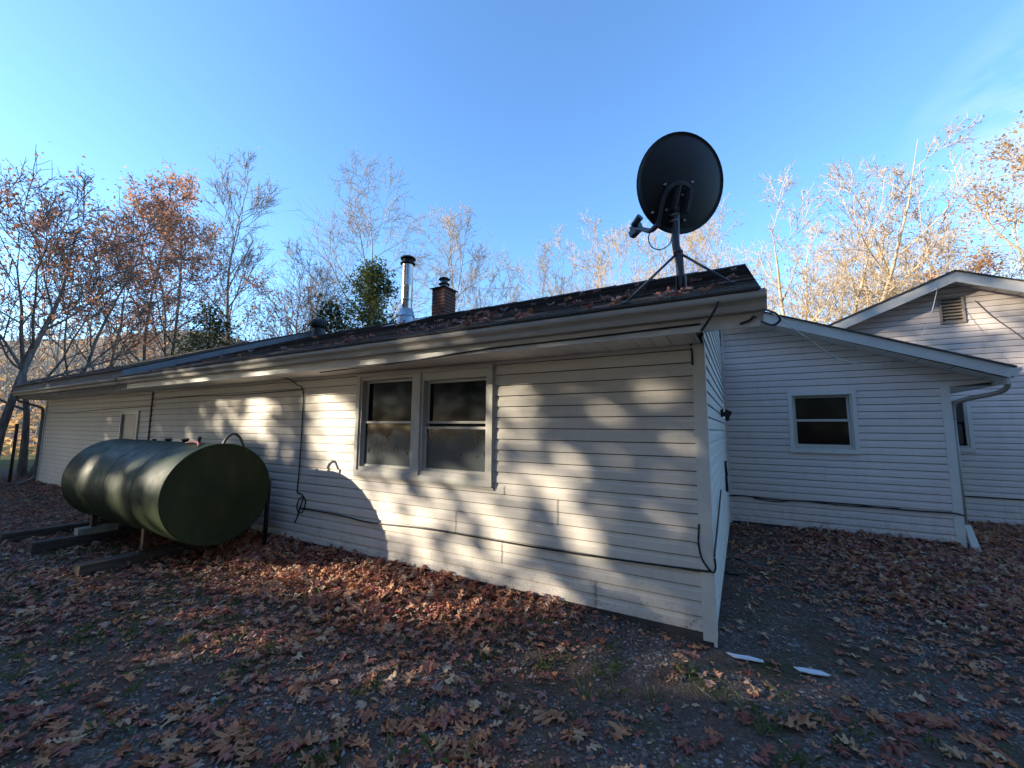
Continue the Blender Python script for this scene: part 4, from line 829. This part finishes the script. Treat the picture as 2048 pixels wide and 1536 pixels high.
# right, front-lit pale trees
bare_tree('oak_tree', 'pale sunlit tree with rising limbs just left of the dish pole', 1225, 24, hh(1215, 448, 24), .13, 89, 'bark_pale', 1300, 'tan_foliage', .085, group=RB, stems=4, splay=.24, rmin=.0095, first=.2, limb=.34, m=(10, 7, 5, 4), up=.10)
bare_tree('oak_tree', 'pale sunlit tree directly behind the dish arm', 1318, 25, hh(1300, 453, 25), .13, 97, 'bark_pale', 1100, 'tan_foliage', .085, group=RB, stems=3, splay=.22, rmin=.0095, first=.2, limb=.34, m=(10, 7, 5, 4), up=.10)
bare_tree('oak_tree', 'slim pale tree showing right of the dish below its rim', 1398, 26, hh(1400, 481, 26), .11, 101, 'bark_pale', 900, 'tan_foliage', .085, group=RB, rmin=.0095, first=.25, limb=.30, m=(11, 6, 5, 4), up=.1)
bare_tree('oak_tree', 'pale young tree peeking over the roof corner beside the dish', 1500, 25, hh(1500, 453, 25), .10, 102, 'bark_pale', 1200, 'tan_foliage', .085, group=RB, stems=2, splay=.2, rmin=.0095, first=.2, limb=.32, m=(10, 6, 5, 4), up=.08)
bare_tree('oak_tree', 'large many-stemmed sunlit tree above the wing roof', 1632, 23, hh(1632, 355, 23), .19, 103, 'bark_pale', 3200, 'tan_foliage', .085, group=RB, stems=6, splay=.30, rmin=.0095, first=.2, limb=.33, m=(10, 7, 5, 4), up=.07)
bare_tree('oak_tree', 'tall sunlit tree with two pale stems behind the gable', 1868, 24, hh(1850, 322, 24), .17, 107, 'bark_pale', 2400, 'tan_foliage', .085, group=RB, stems=3, splay=.16, rmin=.0095, first=.25, limb=.32, m=(11, 7, 5, 4))
bare_tree('oak_tree', 'pale sunlit tree between the two larger ones above the wing roof', 1765, 27, hh(1765, 397, 27), .14, 109, 'bark_pale', 1400, 'tan_foliage', .085, group=RB, stems=3, splay=.2, rmin=.0095, first=.25, limb=.32, m=(10, 6, 5, 4))
bare_tree('oak_tree', 'tree with drooping tan leaves at the right edge of the sky', 2090, 21, hh(2070, 253, 21), .17, 113, 'bark_pale', 4200, 'tan_foliage', .10, group=RB, rmin=.0095, first=.3, limb=.34, m=(12, 7, 5, 4), ang=.95)
bare_tree('oak_sapling', 'low orange-leaved sapling peeking over the gable roof', 1930, 22, hh(1900, 555, 22), .07, 127, 'bark_pale', 3000, 'orange_foliage', .10, group=RB, rmin=.0095, first=.35, limb=.42, m=(9, 5, 4, 3))
def conifer(name, label, u, dist, H, Rb, seed, mat='needles', n=9000):
    r = np.random.default_rng(seed); loc = away(u, dist); t_ = empty(name, tuple(loc), label, 'tree', 'evergreens behind the house')
    P = grow(np.array([[0, 0, -.1]]), np.array([[.02, 0, 1.]]), np.array([H]), 10, .015, 0, r); R_ = np.linspace(.14, .02, 11)[None]
    pos, d, pr_, t = spawn(P, R_, 80, .08, .99, 1.35, r); L = Rb*(1.05-t)**.8*(.7+.5*r.random(len(t)))+.15
    B = grow(pos, d, L, 4, .10, -.04, r); V1, F1 = tubes(P, R_, 7); V2, F2 = tubes(B, np.maximum(pr_*.3, .012)[:, None]*np.linspace(1, .4, 5)[None], 4)
    link('trunk', mesh_np('trunk', np.vstack([V1, V2]), np.vstack([F1, F2+len(V1)]), M['bark_dark'], True), t_)
    bi = r.integers(0, len(B), n); s = r.random(n)**.6*3.999; i = s.astype(int); q = B[bi, i]+(B[bi, i+1]-B[bi, i])*(s-i)[:, None]+r.normal(0, .22, (n, 3))*np.array([1, 1, .9])-np.array([0, 0, .05])
    V, F, ti = leaf_cards(q, .20, r, .5, .34); me = mesh_np('crown', V, F, M[mat]); set_tint(me, ti); link('crown', me, t_)
conifer('pine_tree', 'yellow-green pointed evergreen left of the stove pipe', 712, 19, hh(722, 522, 19), 3.3, 131, 'green_foliage', 16000)
conifer('pine_tree', 'darker low evergreen between the turbine vent and the pointed one', 655, 20, hh(660, 600, 20), 2.3, 137, n=6500)
conifer('pine_tree', 'small dark evergreen half hidden beyond the roof at left', 408, 23, hh(415, 615, 23), 3.2, 139, n=8000)
conifer('pine_tree', 'thin young evergreen tip just left of the stove pipe base', 776, 18.5, hh(777, 628, 18.5), .8, 149, n=1200)
# far wood on the hill: reads as one mass
pro = [make_wood(11+i, .12, 300+i, first=.25, limb=.3, m=(9, 4, 3, 0), rmin=.03)[:2] for i in range(4)]
Vs, Fs, off = [], [], 0
r = np.random.default_rng(5)
for i in range(150):
    an = math.radians(r.uniform(96, 180)); d = r.uniform(38, 95); V, F = pro[i % 4]; a = r.random()*6.28; s = r.uniform(.6, 1.0)
    Rm = np.array([[math.cos(a), -math.sin(a), 0], [math.sin(a), math.cos(a), 0], [0, 0, 1]])*s
    Vs.append(V@Rm.T+np.array([d*math.cos(an), d*math.sin(an), max(0, hill_z(an, d))])); Fs.append(F+off); off += len(V)
o = link('distant_wood', mesh_np('distant_wood', np.vstack(Vs), np.vstack(Fs), M['bark_grey'], True)); tag(o, kind='stuff')
n = 16000; an = np.radians(r.uniform(110, 182, n)); d = r.uniform(34, 90, n); q = np.stack([d*np.cos(an), d*np.sin(an), np.array([max(0, hill_z(a, b_)) for a, b_ in zip(an, d)])+r.random(n)**2.0*4.5], 1)
V, F, ti = leaf_cards(q, .45, r, .8); me = mesh_np('underbrush', V, F, M['tan_foliage']); set_tint(me, ti); tag(link('underbrush', me), kind='stuff')

# ------------------------------------------------------------------ unseen trees on the sunny side, crowns shaped to set the shade on wall and ground
def lit(X, Z):
    """how open the canopy is (0 closed .. 1 open) where a sun ray that ends at wall point (X,Z) passes."""
    def g(u, v, su, sv, r_=0):
        c = onY(u, v, HY); a = onY(u+su, v, HY); b = onY(u, v+sv, HY)
        return np.exp(-((X-c[0])/abs(a[0]-c[0]))**2-((Z-c[2])/abs(b[2]-c[2]))**2)
    wob = .5+.25*np.sin(3.1*X+1.7*Z)+.25*np.sin(5.3*Z-2.2*X+1)
    o = np.full_like(X, .02)
    for u, v, su, sv, k in ((520, 832, 72, 50, .85), (445, 830, 42, 42, .7), (565, 885, 26, 66, .6), (408, 828, 12, 30, .3),   # left of the hanging cable
                            (675, 875, 46, 85, 1.35), (690, 940, 40, 60, 1.2), (640, 800, 30, 30, .7),                              # between cable and windows
                            (780, 1030, 90, 85, 1.0), (880, 1070, 110, 90, .95), (990, 1080, 80, 90, .7), (900, 985, 120, 50, .75), # below the windows
                            (780, 830, 40, 60, .45), (900, 830, 50, 50, .45), (985, 850, 25, 110, .7),
                            (1035, 850, 50, 120, .62), (1130, 985, 55, 95, .8), (1175, 1060, 50, 70, .75), (1030, 960, 60, 90, .7),
                            (1255, 810, 75, 60, .55), (1160, 800, 60, 40, .3), (1330, 860, 50, 90, .36), (1240, 930, 40, 40, .4), (1320, 1010, 60, 90, .36),
                            (1160, 1180, 90, 45, .75), (1080, 1190, 60, 40, .5), (1330, 1215, 80, 45, .5), (1397, 1085, 14, 60, .7), (1395, 930, 12, 60, .4)):
        o = np.maximum(o, k*g(u, v, su, sv))
    q = lambda x, z, sx, sz: np.exp(-((X-x)/sx)**2-((Z-z)/sz)**2)
    o = np.maximum(o, 1.3*q(-3.1, -.24, 1.9, .26)); o = np.maximum(o, .55*q(-.4, -.22, .9, .2)); o = np.maximum(o, .6*q(-1.0, -.8, 2.4, .13)); o = np.maximum(o, .45*q(5.2, -1.15, 1.0, .18)); o = np.maximum(o, .4*q(-4.6, -.9, .8, .2)); o = np.maximum(o, .3*q(1.6, -.75, 1.2, .15))
    o = np.maximum(o, .55*q(-7.9, 2.56, 1.3, .10)); o = np.maximum(o, .45*q(-1.0, 2.60, 1.6, .12)); o = np.maximum(o, .35*q(-4.9, 2.58, 1.0, .10)); o = np.maximum(o, .5*q(-12.5, 1.2, .5, .5))
    o = np.maximum(o, .8*q(-9.0, .95, .22, .5)); o = np.maximum(o, .75*q(-8.0, .75, .28, .5)); o = np.maximum(o, .7*q(-7.3, .9, .12, .4))
    o = np.where((Z < .85) & (X < -4.7) & (X > -9), np.maximum(.95*q(-5.05, .12, .22, .45), .85*q(-6.35, .2, .16, .4)), o)   # the tank stands in these rays
    o = np.where((o < .97), o*(.82+.36*wob), o)
    o = np.where((X < -15.5) & (Z > 3.8), .8, o)
    o = np.where(Z > 10.5, np.maximum(o, .35*wob), o)
    o = np.maximum(o, .9*q(-8.3, 5.5, .45, .8)*(Z > 4.2))
    o = np.maximum(o, np.where((Z > 6.4) & (Z < 8.6) & (X < -3.8) & (X > -9), .12+.75*wob, 0))
    trunk_ = np.maximum(np.exp(-((X+5.72)/.13)**4), .8*np.exp(-((X+8.30)/.14)**4))
    return np.clip(o, 0, 1)*(1-trunk_*(Z > -.2))
r = np.random.default_rng(77)
N = 280000
CX = r.uniform(-33, 11, N); CZ = r.uniform(-2.6, 14.5, N)
keep = r.random(N) < np.clip(-np.log(np.clip(lit(CX, CZ), .012, 1))/4.4, 0, 1)  # leaves kept only where the wall is meant to lie in shade
keep &= r.random(N) < np.where(CZ > 12, (14.5-CZ)/2.5, 1)
CX, CZ = CX[keep], CZ[keep]; CS = r.uniform(12, 17.5, len(CX))
pts = np.stack([CX-1.28*CS, HY-CS, CZ+.47*CS], 1)
trunks = [(-8.30, 16.5, 'bark_dark'), (-5.72, 16.0, 'bark_dark'), (-12.4, 18.5, 'bark_dark'), (-16.8, 16.6, 'bark_dark'), (-22.5, 17.5, 'bark_dark'), (-28, 16.8, 'bark_dark'), (-.75, 18.2, 'bark_dark'), (2.9, 16.4, 'bark_dark'), (7.0, 17.4, 'bark_dark')]  # far-left pair added to shut out sky light from the extension
TXY = np.array([(x-1.28*s, HY-s) for x, s, _ in trunks]); own = np.argmin(((pts[:, None, :2]-TXY[None])**2).sum(2), 1)
kinds_ = ['tall leafy oak with a slim trunk', 'leafy oak with the slimmest trunk', 'broad leafy oak', 'leafy oak with a bent bough', 'wide leafy oak by the lawn', 'outermost leafy oak', 'dense leafy oak', 'round leafy oak', 'last leafy oak toward the drive']
for i, ((x, s, bk_), lb) in enumerate(zip(trunks, kinds_)):
    t_ = empty('shade_tree', (TXY[i][0], TXY[i][1], 0), lb+' out of view, crown shaped to shade the wall', 'tree', 'trees that shade the wall')
    V, F, tips = make_wood(21, .13 if i < 2 else .17, 500+i, first=.66, limb=.18, m=(8, 4, 3, 0), up=.06); link('trunk', mesh_np('trunk', V, F, M[bk_], True), t_)
    q = pts[own == i]-np.array([TXY[i][0], TXY[i][1], 0]); V, F, ti = leaf_cards(q, .24, r, 1.2, .8); me = mesh_np('crown', V, F, M['dark_foliage']); set_tint(me, ti); link('crown', me, t_)

# unseen wood behind the camera, added to hold back sky light (one mass)
r = np.random.default_rng(88)
n = 60000; an = np.radians(r.uniform(-200, 15, n)); d = r.uniform(17, 25, n); hz = r.uniform(0, 1, n)**.8*(17+3*np.sin(5*an)+2*np.sin(11*an+1))
q = np.stack([-2+d*np.cos(an), 1+d*np.sin(an), hz], 1)
s_ = HY-q[:, 1]; wx = q[:, 0]+1.28*s_; wz = q[:, 2]-.47*s_
view = q-CAM; zc = view@Fh; seen = (zc > 0) & (np.abs(view@Rh) < zc*1.36)
k = ~((wx > -17) & (wx < 11.5) & (wz > -3.2) & (wz < 16)) & ~((wx > -34) & (wx < -16.9) & (q[:, 2] > 6)) & ~seen & ~((wx > -60) & (wz > 9) & (q[:, 1] > 0))
V, F, ti = leaf_cards(q[k], .5, r, 1.2, .8); me = mesh_np('shade_woodland', V, F, M['dark_foliage']); set_tint(me, ti); tag(link('shade_woodland', me), kind='stuff')

# ------------------------------------------------------------------ fallen leaves, stones, grass
def oak_outline(fine=True):
    half = [(.010, 0), (.012, .12), (.07, .18), (.20, .20), (.25, .26), (.11, .32), (.085, .39), (.31, .49), (.42, .60), (.36, .62), (.13, .61), (.10, .69), (.24, .83), (.22, .87), (.08, .87), (0, 1.0)]
    if not fine: half = [(0, 0), (.06, .16), (.24, .23), (.09, .36), (.40, .58), (.11, .66), (.24, .85), (0, 1.0)]
    return np.array(half)
def leaf_template(fine=True):
    h = oak_outline(fine); k = len(h); mid = np.stack([np.zeros(k), h[:, 1]], 1); Rr = h; Lf = h*np.array([-1, 1])
    V2 = np.vstack([mid, Rr, Lf]); F = []
    for i in range(k-1):
        F += [(i, k+i, k+i+1, i+1), (i, i+1, 2*k+i+1, 2*k+i)]
    return V2-np.array([0, .5]), np.array(F)
LT, LF = leaf_template(True); LTs, LFs = leaf_template(False)
def curl3(T, n, r, size, c1=.38, c2=.5):
    x = T[:, 0][None]*np.ones((n, 1)); y = T[:, 1][None]*np.ones((n, 1))
    x = x*(.8+.5*r.random((n, 1))); fold = r.normal(.10, c1, (n, 1)); bend = r.normal(-.15, c2, (n, 1)); tw = r.normal(0, .35, (n, 1)); sk = r.normal(0, .12, (n, 1))
    z = fold*np.abs(x)+bend*y*y+tw*x*y+.05*r.standard_normal(x.shape); x = x+sk*y*y
    return np.stack([x, y, z], 2)*size[:, None, None]
def dens(X, Y):
    d = np.full_like(X, 44.0)
    wob = .5+.28*np.sin(1.9*X+.7*Y)+.22*np.sin(3.3*Y-1.3*X+2)
    wall = np.exp(-((np.clip(3.7-Y, 0, 9))/.75)**2)*(X < -1.0)*(Y < 3.72)
    d += 400*wall*np.clip((-1.0-X)/1.2, 0, 1)
    d += 55*np.exp(-((Y-2.7)/.7)**2)*(X < -1.2)*(X > -7)
    d += 55*(X < -1.5)*wob*(Y < 3.6); d += 60*(X < -5)*(Y < 3.6)*wob
    right = (X > -.2)*(Y > 3.0); d += right*np.clip((Y-4.0)/2, 0, 1)*190*np.clip(wob+np.clip(X-.7, -.4, .6), 0.12, 1.2)
    d += 60*np.clip((X-1.2)/1.2, 0, 1)*(Y < 4.5)*(.35+wob)
    bare = np.exp(-((X-.25)/.6)**2-((Y-4.5)/.9)**2); d *= 1-.8*bare
    bare2 = np.exp(-((X+.7)/1.0)**2-((Y-3.0)/.6)**2); d *= 1-.75*bare2
    d = np.where((X < -10) & (Y < 3.7), 45+35*wob, d)
    inside = ((X > -17.85) & (X < -.24) & (Y > 3.73)) | ((Y > 8.58) & (X < 2.9)) | (Y > 11.15)
    return np.where(inside, 0, d*1.75)
r = np.random.default_rng(21)
A0 = (-20, 7.5, -.6, 11.3); area = (A0[1]-A0[0])*(A0[3]-A0[2]); DM = 900.0
n = int(area*DM); X = r.uniform(A0[0], A0[1], n); Y = r.uniform(A0[2], A0[3], n); k = r.random(n) < dens(X, Y)/DM; X, Y = X[k], Y[k]
rel = np.stack([X, Y, np.zeros_like(X)], 1)-CAM; zc = rel@Fh; uu = 1024+FPX*(rel@Rh)/np.maximum(zc, .01); vv = 768+FPX*(rel@Dh)/np.maximum(zc, .01)
vis = (zc > .3) & (uu > -120) & (uu < 2168) & (vv < 1620); X, Y, zc, uu, vv = X[vis], Y[vis], zc[vis], uu[vis], vv[vis]
order = np.argsort(zc); inside = (uu > 0) & (uu < 2048) & (vv < 1536); big = order[inside[order]][:190]
isb = np.zeros(len(X), bool); isb[big] = True
pile = np.clip((dens(X, Y)-90)/300, 0, 1)
def litter_mesh(X, Y, pile, name):
    n = len(X); size = r.uniform(.05, .115, n)*np.where(r.random(n) < .25, .6, 1); T, Fq = (LTs, LFs)
    P = curl3(T, n, r, size); a = r.random(n)*2*PI; ca, sa = np.cos(a)[:, None], np.sin(a)[:, None]
    tl = r.normal(0, .15+.30*pile, n)[:, None]; x, y, z = P[..., 0], P[..., 1], P[..., 2]
    z2 = z*np.cos(tl)+y*np.sin(tl); y2 = y*np.cos(tl)-z*np.sin(tl)
    Q = np.stack([x*ca-y2*sa, x*sa+y2*ca, z2], 2); Q[..., 2] -= Q[..., 2].min(1, keepdims=True)*.8
    Q += np.stack([X, Y, gz(X, Y)+.003+pile*r.random(n)*.055], 1)[:, None, :]
    m = T.shape[0]; F = (Fq[None]+(np.arange(n)*m)[:, None, None]).reshape(-1, 4)
    me = mesh_np(name, Q.reshape(-1, 3), F, M['litter']); set_tint(me, np.repeat(r.random(n), m)); return me
tag(link('leaf_litter', litter_mesh(X[~isb], Y[~isb], pile[~isb], 'leaf_litter')), kind='stuff')
# broken leaf bits between the whole leaves
n = 85000; FX = r.uniform(-14, 7, n); FYy = r.uniform(-.4, 10.8, n); k = r.random(n) < np.clip(dens(FX, FYy)/130, .22, 1)*(dens(FX, FYy) > 0); FX, FYy = FX[k], FYy[k]
V, F, ti = leaf_cards(np.stack([FX, FYy, gz(FX, FYy)+.005+.012*r.random(len(FX))], 1), .035, r, .45, .55); me = mesh_np('leaf_bits', V, F, M['litter']); set_tint(me, ti*.75); tag(link('leaf_bits', me), kind='stuff')
# individual leaves: nearest ground leaves and those caught on the roof
def one_leaf(seed, tint):
    q = np.random.default_rng(seed); P = curl3(LT, 1, q, np.array([.148]), .16, .28)[0]; P[:, 2] -= P[:, 2].min()
    me = mesh_np('oak_leaf', P, LF, M['litter']); set_tint(me, np.clip(tint+q.normal(0, .012, len(P)), 0, 1)); return me
tints = [(.14, 'dark red-brown'), (.30, 'russet'), (.44, 'orange-brown'), (.60, 'maroon'), (.72, 'tan'), (.86, 'grey-brown'), (.97, 'pale straw')]
wts = [.2, .26, .24, .12, .10, .05, .03]
protos = {i: [one_leaf(900+10*i+j, tt) for j in range(6)] for i, (tt, _) in enumerate(tints)}
for b_ in big:
    i = int(r.choice(len(tints), p=wts)); o = link('oak_leaf', protos[i][r.integers(6)], None, (X[b_], Y[b_], float(gz(X[b_], Y[b_]))+.002), (r.normal(0, .09), r.normal(0, .09), r.random()*6.28))
    o.scale = (r.uniform(.6, 1.05),)*3; 
    zu = ('at the far left of', 'left of the middle of', 'in the middle of', 'right of the middle of', 'at the far right of')[min(4, max(0, int(uu[b_]//410)))]; zv = 'the front edge' if vv[b_] > 1430 else 'the foreground gravel'
    tag(o, '%s %s oak leaf lying %s %s' % ('large' if o.scale[0] > .85 else 'small', tints[i][1], zu, zv), 'leaf', '%s leaves on the foreground gravel' % tints[i][1])
pitch = math.atan(SL)
for q in range(108):
    c = r.random()
    if c < .45: x_, y_ = r.uniform(-4.5, .05), 3.15+abs(r.normal(0, .35))
    elif c < .8: x_, y_ = r.uniform(-8, .05), r.uniform(3.2, 5.6)
    else: x_, y_ = r.normal(-2.6, .5), r.uniform(3.3, 4.6)
    i = int(r.choice([0, 1, 5, 5, 5, 3])); o = link('oak_leaf', protos[i][r.integers(6)], None, (x_, y_, roof_z(y_)+.016), (pitch+r.normal(0, .15), r.normal(0, .2), 0))
    o.rotation_euler.z = r.normal(0, .0); o.rotation_mode = 'XYZ'
    o.rotation_euler = (Matrix.Rotation(pitch, 3, 'X') @ Matrix.Rotation(r.random()*6.28, 3, 'Z') @ Matrix.Rotation(r.normal(0, .3), 3, 'Y')).to_euler()
    o.scale = (r.uniform(.55, .95),)*2+(r.uniform(.9, 1.8),); 
    zr = 'beside the dish pole' if x_ > -1.1 else 'right of the windows' if x_ > -2.4 else 'above the double window' if x_ > -4.4 else 'below the chimney and flue'
    tag(o, 'curled %s oak leaf on the %s roof shingles %s' % (tints[i][1], 'upper' if y_ > 4.2 else 'lower', zr), 'leaf', '%s leaves on the roof' % tints[i][1])
# crushed stone
n = 40000; d = 1.2+6*r.random(n)**1.4; a = np.radians(r.uniform(-56, 56, n)); f2 = math.atan2(Fh[1], Fh[0]); SX = d*np.cos(f2-a); SY = d*np.sin(f2-a)
ok = ~(((SX < -.24) & (SY > 3.7)) | (SY > 8.5)); bareness = np.clip(.45+.55*np.sin(1.1*SX+.4*SY)*np.sin(.9*SY-.5*SX+1), .12, 1); ok &= r.random(n) < bareness
SX, SY = SX[ok], SY[ok]; n = len(SX)
octa = np.array([(1, 0, 0), (0, 1, 0), (-1, 0, 0), (0, -1, 0), (0, 0, 1), (0, 0, -1)], float); oF = np.array([(0, 1, 4), (1, 2, 4), (2, 3, 4), (3, 0, 4), (1, 0, 5), (2, 1, 5), (3, 2, 5), (0, 3, 5)])
S = r.lognormal(-4.98, .45, n)[:, None, None]*(octa[None]*(1+.35*r.standard_normal((n, 6, 1)).clip(-1, 1)))*np.array([1, 1, .65]); a = r.random(n)*6.28; ca, sa = np.cos(a)[:, None], np.sin(a)[:, None]
Q = np.stack([S[..., 0]*ca-S[..., 1]*sa, S[..., 0]*sa+S[..., 1]*ca, S[..., 2]+.1*S[..., 0]], 2)+np.stack([SX, SY, gz(SX, SY)+.002], 1)[:, None, :]
me = mesh_np('gravel', Q.reshape(-1, 3), (oF[None]+(np.arange(n)*6)[:, None, None]).reshape(-1, 3), M['stones']); set_tint(me, np.repeat(r.random(n), 6)); tag(link('gravel', me), kind='stuff')
# broken twigs among the leaves
n = 170; tx_ = r.uniform(-8, 5, n); ty_ = r.uniform(.3, 7.5, n); ok = ~(((tx_ < -.2) & (ty_ > 3.65))); tx_, ty_ = tx_[ok], ty_[ok]; n = len(tx_); a = r.random(n)*6.28; Lw = r.uniform(.06, .30, n); tt = np.linspace(-.5, .5, 5)
px_ = tx_[:, None]+np.cos(a)[:, None]*Lw[:, None]*tt+r.normal(0, .006, (n, 5)); py_ = ty_[:, None]+np.sin(a)[:, None]*Lw[:, None]*tt+r.normal(0, .006, (n, 5))
V, F = tubes(np.stack([px_, py_, gz(px_, py_)+.012+.006*r.random((n, 5))], 2), r.uniform(.0015, .0038, n)[:, None]*np.ones((1, 5)), 4); tag(link('twigs', mesh_np('twigs', V, F, M['bark_dark'], True)), kind='stuff')
# grass and moss tufts
tc = np.stack([r.uniform(-9, 3.2, 420), r.uniform(.2, 3.4, 420)], 1); bl = []
cen = np.repeat(tc, 16, 0)+r.normal(0, .045, (420*16, 2)); n = len(cen); a = r.random(n)*6.28; Lb = r.uniform(.02, .075, n); lean = r.uniform(.3, 1.2, n); wd = .0035
bz_ = gz(cen[:, 0], cen[:, 1]); dx, dy = np.cos(a), np.sin(a)
p0 = np.stack([cen[:, 0]-dy*wd, cen[:, 1]+dx*wd, bz_], 1); p1 = np.stack([cen[:, 0]+dy*wd, cen[:, 1]-dx*wd, bz_], 1); p2 = np.stack([cen[:, 0]+dx*Lb*lean*.5+dy*wd*.7, cen[:, 1]+dy*Lb*lean*.5-dx*wd*.7, bz_+Lb*.75], 1); p3 = np.stack([cen[:, 0]+dx*Lb*lean, cen[:, 1]+dy*Lb*lean, bz_+Lb*.85], 1)
me = mesh_np('grass', np.stack([p0, p1, p2, p3], 1).reshape(-1, 3), np.arange(4*n).reshape(-1, 4), M['grass']); set_tint(me, np.repeat(r.random(n), 4)); tag(link('grass', me), kind='stuff')
